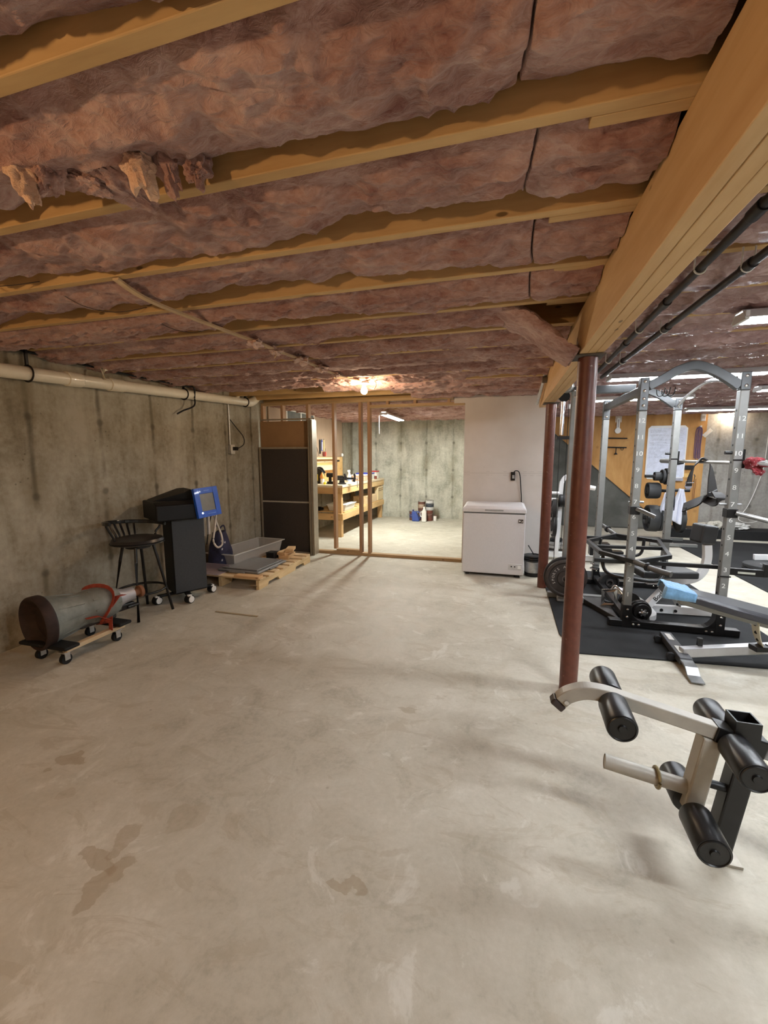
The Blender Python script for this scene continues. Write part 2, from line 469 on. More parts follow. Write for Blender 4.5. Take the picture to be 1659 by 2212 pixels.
# ------------------------------------------------------------------ insulation batts
def insul(name, lo, mid, hi, gloss=False):
    m, nt, b = _nt(name)
    co = pos(nt)
    f1 = noise(nt, co, 5, 6, .68, .5, (.6, 1, 1)); f2 = noise(nt, co, 38, 4, .7, 1.0, (.5, 1, 1))
    f = math_(nt, 'ADD', math_(nt, 'MULTIPLY', f1, .65), math_(nt, 'MULTIPLY', f2, .35))
    nt.links.new(ramp(nt, f, [(.36, lo), (.5, mid), (.64, hi)]), b.inputs['Base Color'])
    b.inputs['Roughness'].default_value = .27 if gloss else .95
    b.inputs['Specular IOR Level'].default_value = .6 if gloss else .15
    if not gloss:
        b.inputs['Sheen Weight'].default_value = .25; b.inputs['Sheen Roughness'].default_value = .6
    bump(nt, b, math_(nt, 'ADD', f2, math_(nt, 'MULTIPLY', f1, 1.2)), .35 if gloss else .75, .018)
    return m
PINK = insul('pink_fibreglass', (.20, .078, .060), (.385, .215, .178), (.56, .375, .325))
FOIL = insul('faced_fibreglass', (.24, .13, .12), (.36, .22, .205), (.56, .40, .38), True)
SEAMX = {0: .02, 1: .05, 2: .09, 3: .10, 4: .09}
def batt(k, x0, x1, step, m, label, seed, near, seam=None, foil=False, xcut=None):
    y0 = jy(k) + .0195 + (.0385 if foil else 0); y1 = jy(k + 1) - .0195
    if foil: y1 = jy(k + 1) + .0385 - .0195
    nx = int((x1 - x0) / step) + 1; ny = max(14, int((y1 - y0) / step) + 1)
    U = np.linspace(x0, x1, nx)
    if seam is not None: U = np.sort(np.concatenate([U[np.abs(U - seam) > .007], seam + np.array([-.006, -.0035, -.002, -.0008, .0008, .002, .0035, .006])])); nx = len(U)
    X, T = np.meshgrid(U, np.linspace(0, 1, ny), indexing='ij')
    Y = y0 + (y1 - y0) * T
    s = seed * 101
    # gap at the far side: the edge pulls up off the next joist in long waves
    w = fbm(X * .95 + seed * 5.1, X * 0 + .3, s + 1, 3)
    gap = np.clip((w - (.42 if near else .37)) * 4.2, 0, 1) * (.115 if not near else .06) * (0 if foil else 1)
    if foil: gap = np.clip((w - .5) * 4, 0, 1) * .04
    g2 = np.clip((fbm(X * .8 + 40 + seed * 3.3, X * 0, s + 2, 3) - .5) * 3, 0, 1) * .05
    belly = np.sin(PI * np.clip(T * .9 + .05, 0, 1)) ** .7
    base = 2.255 if near else 2.238
    sag = (.035 + .03 * fbm(X * 1.1, X * 0 + seed, s + 3, 2)) * (1.1 if near else 1.25)
    Z = base - sag * belly + gap * np.clip((T - .45) / .55, 0, 1) ** 1.5 + g2 * np.clip((.4 - T) / .4, 0, 1) ** 1.5
    ax, ay = (1.0, 1.0) if near else (.8, 1.4)
    wx = X + .06 * (fbm(X * 4, Y * 4, s + 8, 3) - .5); wy = Y + .06 * (fbm(X * 4 + 9, Y * 4, s + 9, 3) - .5)
    b1 = np.abs(2 * fbm(wx * 4.2 * ax, wy * 5 * ay, s + 4, 4) - .95)
    b2 = np.abs(2 * fbm(wx * 11 * ax, wy * 17 * ay, s + 5, 3) - .9)
    b3 = fbm(wx * 45, wy * 60, s + 6, 2) - .38
    edge = np.clip(np.minimum(T, 1 - T) / .09, 0, 1) ** .6
    if foil: Z += (-.05 * b1 + .05 * b2) * (.35 + .65 * edge) - .012 + .03 * np.abs(2 * fbm(wx * 5, wy * 26, s + 21, 3) - .95)
    elif near: Z += (.075 * b1 + .030 * b2) * edge - .033 + .008 * b3
    else: Z += (.062 * b1 + .046 * b2) * edge - .034 + .012 * b3
    Z -= .03 * np.clip(1 - edge, 0, 1) * -1.2
    if seam is not None:
        Z += .05 * np.exp(-((X - seam) / .0022) ** 2) + .008 * np.exp(-((X - seam) / .02) ** 2)
        X = X + (.014 * np.sin(T * 4 + seed) + .012 * (fbm(T * 4, T * 0, s, 2) - .5)) * np.exp(-((X - seam) / .08) ** 2)
    Z = np.clip(Z, 2.158, 2.36)
    vs = np.stack([X, Y, Z], -1).reshape(-1, 3)
    ii = (np.arange(nx - 1)[:, None] * ny + np.arange(ny - 1)[None]).reshape(-1)
    F = np.stack([ii, ii + 1, ii + ny + 1, ii + ny], -1)
    n0 = len(vs)
    ring = [i * ny for i in range(nx)] + [(nx - 1) * ny + j for j in range(1, ny)] + [i * ny + ny - 1 for i in range(nx - 2, -1, -1)] + [j for j in range(ny - 2, 0, -1)]
    top = vs[ring].copy(); top[:, 2] = 2.425
    mb = MB(); mb.v = [tuple(v) for v in vs] + [tuple(v) for v in top]
    mb.f = [tuple(f) for f in F.tolist()]; mb.sm = [True] * len(mb.f)
    R = len(ring)
    for i in range(R):
        j = (i + 1) % R
        mb.f.append((ring[i], ring[j], n0 + j, n0 + i)); mb.sm.append(False)
    mb.f.append(tuple(n0 + i for i in range(R))); mb.sm.append(False)
    return mb
for k in range(NJ - 1):
    y = jy(k)
    near = k < 3
    step = .0085 if k < 3 else (.011 if k < 6 else .014 if k < 12 else .02)
    xe = .372
    lab = f'pink insulation batt between the {ORD[k]} and {ORD[k+1]} joists, pipe side of the beam'
    if y > 5.3: lab = f'pink insulation batt above the workshop, between the {ORD[k]} and {ORD[k+1]} joists'
    xr = -.02 if k == 4 else xe
    xl = {9: -2.0, 10: -1.3, 11: -1.15}.get(k, WL + .005)
    mb = batt(k, xl, xr, step, PINK, lab, k + 1, near, SEAMX.get(k) if k != 4 else None)
    if k == 0:
        t = thing('insulation_batt', (-1.5, y + .2, 2.2), 'ragged pink insulation batt nearest the viewer with torn tufts hanging down', 'insulation', 'pink ceiling batts')
        mb.build('batt', PINK, t, fix=False)
        TUF = insul('torn_fibreglass', (.62, .36, .25), (.78, .52, .36), (.86, .64, .48))
        for q, (x, yy, z, rx, ry, rz, ro, sd) in enumerate(((-1.28, .93, 2.195, .028, .035, .085, -.30, 1), (-1.22, .96, 2.19, .025, .035, .05, .5, 2), (-1.17, 1.03, 2.20, .05, .04, .025, .2, 3),
                                                       (-.985, 1.02, 2.215, .040, .04, .075, -.25, 4), (-.92, 1.06, 2.205, .024, .03, .06, -.3, 5), (-1.10, 1.08, 2.205, .095, .045, .022, .1, 6),
                                                       (-.84, 1.075, 2.205, .03, .03, .045, .3, 7), (-1.55, .98, 2.23, .05, .06, .04, .1, 8))):
            MB().blob((x, yy, z), (rx, ry, rz), sd, .62, 40, 30, (0, ro, .3 * q), 1.7).build('tuft', TUF if q in (0, 3) else PINK, t)
    elif k == 4:
        t = thing('insulation_batt', (-1.5, y + .2, 2.2), 'pink insulation batt whose loose end droops down beside the beam', 'insulation', 'pink ceiling batts')
        mb.build('batt', PINK, t, fix=False)
        # drooping end
        path = smoothpath([(-.05, 0, 2.25), (.02, 0, 2.20), (.11, 0, 2.155), (.21, 0, 2.075), (.30, 0, 1.995), (.362, 0, 1.968)], 10)
        ny = 30; y0, y1 = jy(4) + .03, jy(5) - .02; nx = len(path); vs = []; fs = []
        for sgn in (0, 1):
            for i, p in enumerate(path):
                u = i / (nx - 1)
                d = (path[min(i + 1, nx - 1)] - path[max(i - 1, 0)]).normalized(); nrm = V((d.z, 0, -d.x))
                if nrm.z > 0: nrm = -nrm
                for j in range(ny):
                    v = j / (ny - 1)
                    nz = float(fbm(np.array(u * 6 + sgn * 9), np.array(v * 5.), 77, 4)) - .47
                    th = .045 * (math.sin(PI * v) ** .4) * (.8 + .5 * (1 - u)) * (1 if u < .96 else .5)
                    q = p + nrm * ((th if sgn == 0 else -th) + nz * .05)
                    vs.append((q.x, y0 + (y1 - y0) * (v * (1 - .10 * u) + .05 * u) + nz * .02, q.z))
        for sgn in (0, 1):
            o = sgn * nx * ny
            for i in range(nx - 1):
                for j in range(ny - 1):
                    fs.append((o + i * ny + j, o + i * ny + j + 1, o + (i + 1) * ny + j + 1, o + (i + 1) * ny + j))
        o = nx * ny
        for i in range(nx - 1):
            for j in (0, ny - 1): fs.append((i * ny + j, (i + 1) * ny + j, o + (i + 1) * ny + j, o + i * ny + j))
        for j in range(ny - 1):
            for i in (0, nx - 1): fs.append((i * ny + j, i * ny + j + 1, o + i * ny + j + 1, o + i * ny + j))
        MB().add(vs, fs, True).build('drooping_end', PINK, t, ang=60)
    else:
        tag(mb.build('insulation_batt', PINK, None, fix=False), lab, 'insulation', 'pink ceiling batts')
    if y < YG - .5:
        mb = batt(k, .502 if y < 5 else .6, WR, max(step, .012), FOIL, '', 60 + k, False, None, True)
        tag(mb.build('insulation_batt', FOIL, None, fix=False), f'shiny faced insulation batt on the gym side, {ORD[k]} bay from the viewer', 'insulation', 'faced batts above the gym')
# bay right above the viewer
mb = batt(-1, WL + .005, .372, .012, PINK, '', 40, True)
tag(mb.build('insulation_batt', PINK, None, fix=False), 'pink insulation batt on the viewer\'s side of the first joist, at the top edge', 'insulation', 'pink ceiling batts')
mb = batt(-1, .502, WR, .014, FOIL, '', 41, False, None, True)
tag(mb.build('insulation_batt', FOIL, None, fix=False), 'shiny faced insulation batt on the gym side before the first joist', 'insulation', 'faced batts above the gym')

# ------------------------------------------------------------------ stud wall
t = thing('stud_wall', (-2, 5.6, 0), 'open stud partition of bare lumber between the big room and the workshop', 'stud wall')
Y0, Y1 = 5.57, 5.659
MB().bb(WL + .003, -.495, Y0, Y1, .001, .039).build('bottom_plate', W_PLATE, t, .002)
MB().bb(-2.30, -1.945, Y0, Y1, .0395, .077).build('bottom_plate', W_PLATE, t, .002)
MB().bb(WL + .003, -.64, Y0, Y1, 2.161, 2.199).build('top_plate', W_PLATE, t, .002)
for x in (-3.45, -3.126, -2.72, -2.322, -1.925, -1.797):
    MB().bb(x - .019, x + .019, Y0, Y1, .0395 if x != -2.322 else .078, 2.1605).build('stud', W_STUD, t, .003)
MB().bb(-1.777, -.495, Y0, Y1, 2.08, 2.118).build('header', W_PLATE, t, .002)
for x in (-1.53, -1.15, -.70): MB().bb(x - .019, x + .019, Y0, Y1, 2.1185, 2.1605).build('cripple_stud', W_STUD, t, .002)
# ------------------------------------------------------------------ common materials
BLK = mat('black_plastic', (.006, .006, .0065), .5, spec=.35)
BLKM = mat('black_paint', (.0075, .007, .007), .34, n=(20, .2), spec=.4)
RUB = mat('black_rubber', (.010, .010, .0105), .75, bp=(90, .3), spec=.3)
STEEL = mat('grey_steel', (.38, .385, .39), .42, .75, n=(30, .1))
CHR = mat('chrome', (.75, .75, .76), .18, 1.)
GALV = mat('galvanised', (.55, .55, .54), .4, .8, n=(40, .15))
WHT = mat('white_paint', (.78, .78, .78), .35, n=(8, .03))
WPL = mat('white_plastic', (.82, .81, .78), .4, n=(8, .03))
PVC = mat('white_pvc', (.80, .74, .60), .3, n=(6, .08), coat=.2)
CARD = mat('hardboard', (.30, .175, .085), .75, n=(5, .1))
W_Z = wood('upright_lumber', (.50, .30, .13), (.72, .48, .24), 'z', .6, 9)
W_X = wood('pallet_boards', (.56, .38, .20), (.78, .60, .38), 'x', .7, 8)
W_Y = wood('pallet_stringers', (.56, .38, .18), (.80, .62, .36), 'y', .7, 8)
W_BEN = wood('bench_lumber', (.58, .36, .15), (.78, .56, .29), 'y', .6, 8)
W_BENX = wood('bench_end_lumber', (.46, .27, .11), (.64, .42, .2), 'x', .6, 8)
W_PLY = wood('workbench_plywood', (.58, .34, .12), (.74, .48, .2), 'y', .6, 3)

# ------------------------------------------------------------------ drain pipe on the left wall
def pz(y): return 2.02 + (y - 2.2) * .0455
t = thing('drain_pipe', (-3.38, 3.5, 2.1), 'long white plastic drain pipe running along the top of the concrete wall', 'pipe')
px = -3.385
MB().tube([(px, .2, pz(.2)), (px, 5.11, pz(5.11))], .05, 24).build('pipe', PVC, t)
for y, L in ((2.62, .12), (3.0, .14)): MB().tube([(px, y, pz(y)), (px, y + L, pz(y + L))], .058, 24).build('coupling', PVC, t, .003)
MB().tube(smoothpath([(px, 5.06, pz(5.06)), (px, 5.16, pz(5.16)), (px + .005, 5.25, 2.19), (px + .01, 5.33, 2.25), (px + .01, 5.40, 2.33)], 6), .057, 24).build('elbow', PVC, t)
MB().tube([(px, 4.9, pz(4.9) + .03), (px, 4.9, 2.33)], .022, 16).build('vent_stub', PVC, t)
MB().tube([(px + .03, 2.93, 2.08), (px + .03, 2.93, 2.17), (px + .03, 3.02, 2.2), (px + .03, 3.15, 2.22)], .02, 12).build('branch_pipe', PVC, t)
for y in (2.34, 3.92, 5.06):
    q = MB()
    q.sweep([(px + .053 * math.cos(a), y, pz(y) + .053 * math.sin(a)) for a in [2 * PI * i / 24 for i in range(24)]], [(-.011, -.002), (.011, -.002), (.011, .002), (-.011, .002)], (0, 1, 0), closed=True)
    q.bb(px - .008, px + .008, y - .009, y + .009, pz(y) + .05, 2.33)
    q.build('pipe_strap', BLKM, t)
t = MB().tube(smoothpath([(-3.41, 1.2, 2.21), (-3.41, 2.3, 2.19), (-3.40, 3.2, 2.18), (-3.38, 3.9, 2.185), (-3.33, 4.01, 2.18), (-3.34, 4.03, 2.08), (-3.33, 4.0, 1.98), (-3.39, 3.9, 1.92), (-3.42, 3.84, 1.88)], 8), .009, 8).build('black_cable', BLK)
tag(t, 'black cable run along the ceiling edge with a loose end dangling below the pipe', 'cable')
# outlet with conduit
t = thing('wall_outlet', (-3.455, 4.78, 1.5), 'grey outlet box with a conduit drop on the concrete wall', 'outlet')
MB().tube([(-3.455, 4.785, 1.56), (-3.455, 4.785, 2.19)], .011, 10).build('conduit', GALV, t)
MB().bb(-3.469, -3.42, 4.75, 4.825, 1.46, 1.57).build('box', GALV, t, .004)
MB().bb(-3.42, -3.415, 4.745, 4.83, 1.455, 1.575).build('cover_plate', mat('pale_plastic', (.6, .57, .5), .5), t, .002)
MB().bb(-3.415, -3.36, 4.78, 4.825, 1.50, 1.545).build('plug', BLK, t, .004)
MB().tube(smoothpath([(-3.37, 4.81, 1.52), (-3.33, 4.90, 1.58), (-3.35, 4.93, 1.68), (-3.41, 4.87, 1.80), (-3.45, 4.80, 1.90)], 8), .006, 8).build('cord', BLK, t)

# ------------------------------------------------------------------ transmission on a dolly
t = thing('moving_dolly', (-2.98, 2.2, 0), 'small wooden moving dolly with black end pads under the gearbox', 'dolly')
for x in (-3.14, -2.835): MB().bb(x - .022, x + .022, 2.0, 2.46, .092, .122).build('rail', wood('dolly_rail', (.52, .38, .22), (.72, .56, .36), 'y', .6, 9), t, .003)
for y in (2.01, 2.43): MB().bb(-3.2, -2.77, y - .055, y + .055, .1225, .148).build('end_pad', RUB, t, .01)
for x, y in ((-2.86, 2.02), (-2.84, 2.40), (-3.10, 2.03), (-3.13, 2.42)):
    c = MB(); c.cyl((x - .014, y, .036), (x + .014, y, .036), .036, 24); w = c.build('caster', RUB, t)
    q = MB(); q.bb(x - .022, x - .017, y - .018, y + .018, .03, .088).bb(x + .017, x + .022, y - .018, y + .018, .03, .088).bb(x - .03, x + .03, y - .03, y + .03, .084, .0915)
    q.build('fork', GALV, w)
ALU = mat('cast_aluminium', (.21, .22, .195), .6, .2, n=(9, .3), bp=(30, .3))
t = thing('gearbox', (-2.95, 2.2, .15), 'greasy grey car gearbox strapped on the low dolly by the wall', 'gearbox')
g0, g1 = V((-3.04, 1.965, .285)), V((-2.90, 2.68, .30)); gd = (g1 - g0).normalized()
def gp(s): return g0 + gd * s
MB().lathe([(0, .06), (.12, .06), (.17, .0), (.182, -.012), (.19, 0), (.19, .055), (.182, .065), (0, .065)], g0, g1, 40).build('bellhousing_flange', mat('rusty_steel', (.028, .013, .009), .75, .1, n=(14, .5)), t, .004)
q = MB(); q.lathe([(0, .066), (.176, .067), (.165, .10), (.148, .17), (.130, .25), (.126, .30), (.132, .33), (.136, .40), (.130, .46), (.112, .52), (.10, .54), (0, .54)], g0, g1, 40)
for i in range(10):
    a = 2 * PI * i / 10; A, U, D = frame(gd); r = A * math.cos(a) + U * math.sin(a)
    q.bar(gp(.09) + r * .158, gp(.27) + r * .124, .012, .02, tuple(r))
    q.bar(gp(.33) + r * .132, gp(.53) + r * .108, .012, .012, tuple(r))
q.build('case', ALU, t)
q = MB()
A, U, D = frame(gd)
q.bar(gp(.24) - U * .10, gp(.50) - U * .10, .16, .05, tuple(U)); q.build('oil_pan', mat('dark_pan', (.05, .045, .04), .6, .3), t, .012)
q = MB(); q.lathe([(0, .5395), (.075, .54), (.07, .58), (.058, .62), (.055, .68), (0, .68)], g0, g1, 28); q.build('tail_housing', mat('pale_aluminium', (.42, .41, .43), .5, .4), t)
q = MB(); q.lathe([(0, .679), (.03, .68), (.03, .73), (.05, .735), (.05, .76), (.02, .765), (0, .78)], g0, g1, 20); q.build('output_yoke', mat('surface_rust', (.22, .09, .04), .8), t)
q = MB(); q.box(tuple(gp(.60) - U * .085), (.06, .16, .05), (0, 0, -.2)).box(tuple(gp(.66) - U * .09 + A * .02), (.05, .10, .02), (0, 0, -.2)); q.build('crossmember_mount', BLKM, t, .008)
STRAP = mat('red_strap', (.33, .055, .03), .8, n=(40, .25))
q = MB()
ring = []
for i in range(28):
    a = math.radians(-62 + 304 * i / 27)   # over the top of the case and down both sides
    ring.append(gp(.42 + .05 * math.sin(a * 2)) + (A * math.cos(a) + U * math.sin(a)) * .141)
pr_ = [(-.022, -.0015), (.022, -.0015), (.022, .0015), (-.022, .0015)]
ring2 = [V((-2.812, 2.335, .118)), V((-2.812, 2.34, .2))] + ring + [V((-3.165, 2.34, .2)), V((-3.165, 2.335, .118))]
q.sweep(ring2, pr_, tuple(gd)); q.sweep([V((-2.81, 2.34, .2)), gp(.33) + A * .142 - U * .04, gp(.25) + A * .136 - U * .03], pr_, tuple(U))
q.sweep([gp(.42) + A * .145, gp(.49) + A * .132 + U * .06, gp(.55) + A * .11 + U * .05], pr_, tuple(U))
s = q.build('ratchet_strap', STRAP); tag(s, 'red ratchet strap tied around the grey gearbox', 'strap')
# ------------------------------------------------------------------ bar stool
def stool():
    c = V((-3.125, 2.93, 0))
    t = thing('bar_stool', (c.x, c.y, 0), 'black swivel bar stool with low back and round footrest', 'stool')
    rot = math.radians(-8)
    R = Matrix.Rotation(rot, 3, 'Z')
    def P(x, y, z): q = R @ V((x, y, 0)); return V((c.x + q.x, c.y + q.y, z))
    MB().lathe([(0, 0), (.17, 0), (.205, .012), (.212, .03), (.2, .052), (.15, .064), (0, .068)], c + V((0, 0, .645)), c + V((0, 0, .72)), 40).build('seat', mat('black_vinyl', (.022, .02, .02), .35), t)
    MB().lathe([(0, 0), (.10, 0), (.10, .03), (0, .03)], c + V((0, 0, .614)), c + V((0, 0, .65)), 24).build('swivel_plate', BLKM, t)
    MB().sweep([c + V((.212 * math.cos(a), .212 * math.sin(a), .662)) for a in [2 * PI * i / 40 for i in range(40)]], [(-.006, -.004), (.006, -.004), (.006, .004), (-.006, .004)], closed=True).build('seat_band', mat('gloss_black', (.03, .03, .03), .12, .3), t)
    for sx in (-1, 1):
        for sy in (-1, 1):
            MB().tube([P(.085 * sx, .085 * sy, .628), P(.105 * sx, .105 * sy, .5), P(.172 * sx, .172 * sy, 0)], .0125, 12).build('leg', BLKM, t)
    MB().tube([c + V((.2 * math.cos(a), .2 * math.sin(a), .225)) for a in [2 * PI * i / 40 for i in range(40)]], .0105, 10, closed=True).build('footrest_ring', BLKM, t)
    # back: opens towards +X
    def B(a, r, z): a = math.radians(a) + rot; return V((c.x + r * math.cos(a), c.y + r * math.sin(a), z))
    rz = lambda a: .795 + .07 * (a - 72) / 216
    rail = [B(a, .235 + .02 * abs(a - 180) / 110, rz(a)) for a in range(78, 283, 9)]
    MB().sweep(rail, [(-.012, -.017), (.012, -.017), (.012, .017), (-.012, .017)]).build('back_rail', mat('gloss_black', (.03, .03, .03), .12, .3), t, .006)
    for a in (150, 164, 178, 192, 206): MB().tube(smoothpath([B(a, .185, .69), B(a, .19, .72), B(a, .222, rz(a) - .05), B(a, .236, rz(a) - .01)], 4), .009, 8).build('back_spindle', BLKM, t)
    for a in (95, 262): MB().tube(smoothpath([B(a, .19, .69), B(a, .20, .73), B(a, .24, rz(a) - .04), B(a, .25, rz(a) - .01)], 4), .010, 8).build('arm_support', BLKM, t)
stool()
# ------------------------------------------------------------------ black cart with blue screen
def cart():
    t = thing('equipment_cart', (-3.05, 3.41, 0), 'black wheeled machine cart with a tilted blue framed screen', 'cart', rz=math.radians(60), local=True)
    # local +x = viewer's right along the front, local -y = front
    MB().bb(-.155, .155, -.13, .14, .085, .84).build('body', mat('cart_black', (.005, .005, .0055), .5, spec=.3), t, .012)
    MB().bb(-.15, .15, -.136, -.1305, .10, .82).build('front_panel', mat('charcoal_panel', (.028, .031, .034), .55, n=(60, .15)), t, .003)
    q = MB().prism([(-.22, .825), (.20, .825), (.20, 1.0), (-.15, 1.0), (-.22, .97)], 'x', -.30, .07)
    q.build('console', mat('cart_black', (.01, .01, .011), .5), t, .012)
    q = MB().prism([(.07, .85), (.17, .85), (.13, 1.015), (.07, 1.015)], 'x', 0, 0) if False else MB()
    vs = [(.07, -.22, .83), (.115, -.16, .83), (.07, -.22, .992), (.10, -.16, .992), (.07, .16, .83), (.115, .16, .83), (.07, .16, .992), (.10, .16, .992)]
    q.add(vs, [(0, 1, 3, 2), (4, 6, 7, 5), (0, 4, 5, 1), (2, 3, 7, 6), (0, 2, 6, 4), (1, 5, 7, 3)])
    q.build('console_cheek', mat('charcoal_panel', (.045, .05, .055), .55), t, .01)
    # wedge that carries the screen
    vs = [(-.26, -.02, 1.005), (.0, -.08, 1.07), (.06, -.10, 1.105), (-.26, .19, 1.005), (.02, .19, 1.10), (.08, .15, 1.105), (.13, -.08, .86), (.13, .16, .86), (-.26, -.02, .99), (-.26, .19, .99), (.06, -.1, .87), (.06, .16, .87)]
    MB().add(vs, [(0, 1, 4, 3), (1, 2, 5, 4), (2, 6, 7, 5), (0, 8, 10, 6, 2, 1), (3, 4, 5, 7, 11, 9), (8, 9, 11, 10), (6, 10, 11, 7), (0, 3, 9, 8)]).build('screen_arm', mat('cart_black', (.01, .01, .011), .5), t, .006)
    # blue screen frame: plane tilted back, facing right-front
    o = V((.175, -.185, .975)); X = V((.93, .37, .045)).normalized(); Yv = V((-.26, .05, 1)); Yv = (Yv - X * Yv.dot(X)).normalized(); Z = X.cross(Yv)
    R = Matrix((X, Yv, Z)).transposed()
    BLU = mat('blue_plastic', (.012, .085, .50), .3, coat=.3)
    f = MB()
    w, h = .145, .145
    for c, d in (((-w + .03, 0, 0), (.06, 2 * h, .03)), ((w - .03, 0, 0), (.06, 2 * h, .03)), ((0, h - .03, 0), (2 * w - .12, .06, .03)), ((0, -h + .03, 0), (2 * w - .12, .06, .03)), ((0, 0, -.012), (2 * w - .1, 2 * h - .1, .006))):
        f.box(tuple(o + R @ V(c)), d, R)
    f.build('screen_frame', BLU, t, .006)
    MB().box(tuple(o + R @ V((0, 0, .002))), (.172, .172, .012), R).build('screen', mat('grey_screen', (.17, .165, .14), .3), t, .002)
    MB().box(tuple(o + R @ V((0, .115, .017))), (.07, .006, .004), R).box(tuple(o + R @ V((.02, -.115, .017))), (.10, .005, .004), R).build('screen_trim', mat('pale_blue_gloss', (.2, .35, .8), .2), t)
    MB().lathe([(0, 0), (.009, 0), (.007, .006), (0, .007)], o + R @ V((-.09, -.1, .015)), o + R @ V((-.09, -.1, .03)), 12).build('power_light', emis('white_led', (1, 1, 1), 2), t)
    MB().bar((-.29, -.03, .078), (.235, -.026, .078), .05, .02).bar((-.055, -.2, .0785), (.0, .17, .0785), .05, .019).build('base_arms', BLK, t, .004)
    for x, y in ((-.294, -.03), (-.055, -.205), (.235, -.026), (.0, .17)):
        w_ = MB().bb(x - .02, x + .02, y - .02, y + .02, .062, .0845).bb(x - .016, x + .016, y - .03, y + .012, .045, .082).build('caster', WPL, t, .004)
        MB().cyl((x + .01, y - .026, .04), (x - .01, y + .026, .04), .04, 28).build('tyre', RUB, w_, .003)
        MB().cyl((x + .012, y - .031, .04), (x - .012, y + .031, .04), .031, 28).build('hub_cap', WPL, w_, .003)
    MB().tube([(.24, -.02, .86), (.24, -.02, .62)], .016, 12).tube([(.20, .02, .86), (.205, .02, .6)], .014, 12).build('handpiece', mat('pale_grey_hose', (.55, .5, .44), .4), t)
    MB().tube(smoothpath([(.33, .02, .97), (.335, .0, .86), (.30, -.03, .68), (.27, -.05, .55), (.31, -.05, .475), (.37, -.03, .50), (.375, 0, .60), (.34, .03, .74), (.32, .04, .84)], 8), .010, 10).build('hose', mat('pale_grey_hose', (.55, .5, .44), .4), t)
    MB().tube(smoothpath([(.27, .0, .86), (.275, 0, .8), (.26, .02, .7), (.25, .03, .62), (.24, .05, .5)], 6), .006, 8).tube([(.26, 0, .86), (.26, 0, .80)], .026, 12).build('cable_gland', BLK, t)
cart()
# ------------------------------------------------------------------ pallet and the things on it
def pallet():
    t = thing('wooden_pallet', (-2.95, 4.4, 0), 'wooden shipping pallet lying on the floor by the concrete wall', 'pallet')
    y0, y1 = 3.79, 5.03
    for x in (-2.482, -2.95, -3.42):
        poly = [(y0, 0), (y0 + .17, 0), (y0 + .20, .04), (y0 + .40, .04), (y0 + .43, 0), (y1 - .43, 0), (y1 - .40, .04), (y1 - .20, .04), (y1 - .17, 0), (y1, 0), (y1, .1), (y0, .1)]
        MB().prism(poly, 'x', x - .019, x + .019).build('stringer', W_Y, t, .002)
    for i in range(8):
        y = y0 + .07 + i * .158
        d = .012 * math.sin(i * 2.3)
        MB().bb(-3.445, -2.455 + d, y - .055, y + .055, .1005, .117).build('deck_board', W_X, t, .002)
    for y in (y0 + .52, y0 + .75): MB().bb(-3.44, -2.46, y - .04, y + .04, .0, .0005 + .0).build('bottom_board', W_X, t) if False else None
pallet()
zt = .1175
t = thing('bin_lid', (-2.82, 4.24, zt), 'flat grey plastic storage bin lid lying on the pallet', 'lid', rz=math.radians(-2), local=True)
GLID = mat('grey_lid', (.20, .20, .20), .5, n=(20, .08))
MB().bb(-.27, .27, -.30, .30, .004, .03).build('lid_rim', GLID, t, .012, 3)
MB().bb(-.235, .235, -.265, .265, .0305, .045).build('lid_top', GLID, t, .008, 3)
MB().bb(-.1, .1, -.325, -.30, .005, .022).bb(.27, .288, -.08, .08, .005, .022).build('latch_lip', GLID, t, .004)
def clear(name, col, a, rough=.25):
    if name in _M: return _M[name]
    m, nt, b = _nt(name)
    b.inputs['Base Color'].default_value = (*col, 1); b.inputs['Roughness'].default_value = rough
    lp = noise(nt, objco(nt), 8, 3)
    nt.links.new(math_(nt, 'ADD', math_(nt, 'MULTIPLY', lp, .1), a - .05), b.inputs['Alpha'])
    _M[name] = m
    return m
CLR = clear('clear_plastic', (.62, .60, .57), .42)
def tote():
    t = thing('clear_bin', (-3.15, 4.62, .12), 'long clear plastic under bed bin at the back of the pallet', 'bin', rz=math.radians(-4), local=True)
    y0, y1, x0, x1, z0, z1 = -.50, .50, -.20, .20, .002, .155
    q = MB()
    vs = []; fs = []
    def ring(dx, z): return [(x0 - dx, y0 - dx, z), (x1 + dx, y0 - dx, z), (x1 + dx, y1 + dx, z), (x0 - dx, y1 + dx, z)]
    for r in (ring(-.03, z0), ring(0, z1), ring(-.006, z1), ring(-.034, z0 + .005)): vs += r
    for a in (0, 4, 8):
        for i in range(4): j = (i + 1) % 4; fs.append((a + i, a + j, a + 4 + j, a + 4 + i))
    fs += [(0, 3, 2, 1), (12, 13, 14, 15)]
    q.add(vs, fs); q.build('bin_body', CLR, t, .012)
    q = MB()
    pts = [V(p) for p in ring(.012, z1)]
    q.rect(pts, .022, .012, closed=True); q.build('bin_rim', clear('rim_plastic', (.66, .65, .62), .75), t, .003)
tote()
t = MB().bb(-3.43, -2.98, 3.80, 4.02, zt, zt + .006).bb(-3.43, -3.42, 3.80, 4.02, zt, zt + .07).bb(-3.43, -2.98, 4.012, 4.02, zt, zt + .07).build('plastic_lid', clear('violet_plastic', (.52, .42, .45), .5), None, .003)
tag(t, 'clear violet tinted plastic tray on the near corner of the pallet behind the cart', 'tray')
t = MB().box((-2.62, 3.835, zt + .012), (.30, .09, .022), (0, 0, .03)).build('loose_board', wood('orange_board', (.55, .32, .15), (.72, .47, .25), 'x', .7, 8), None, .002)
tag(t, 'short loose board across the front end of the pallet', 'board')
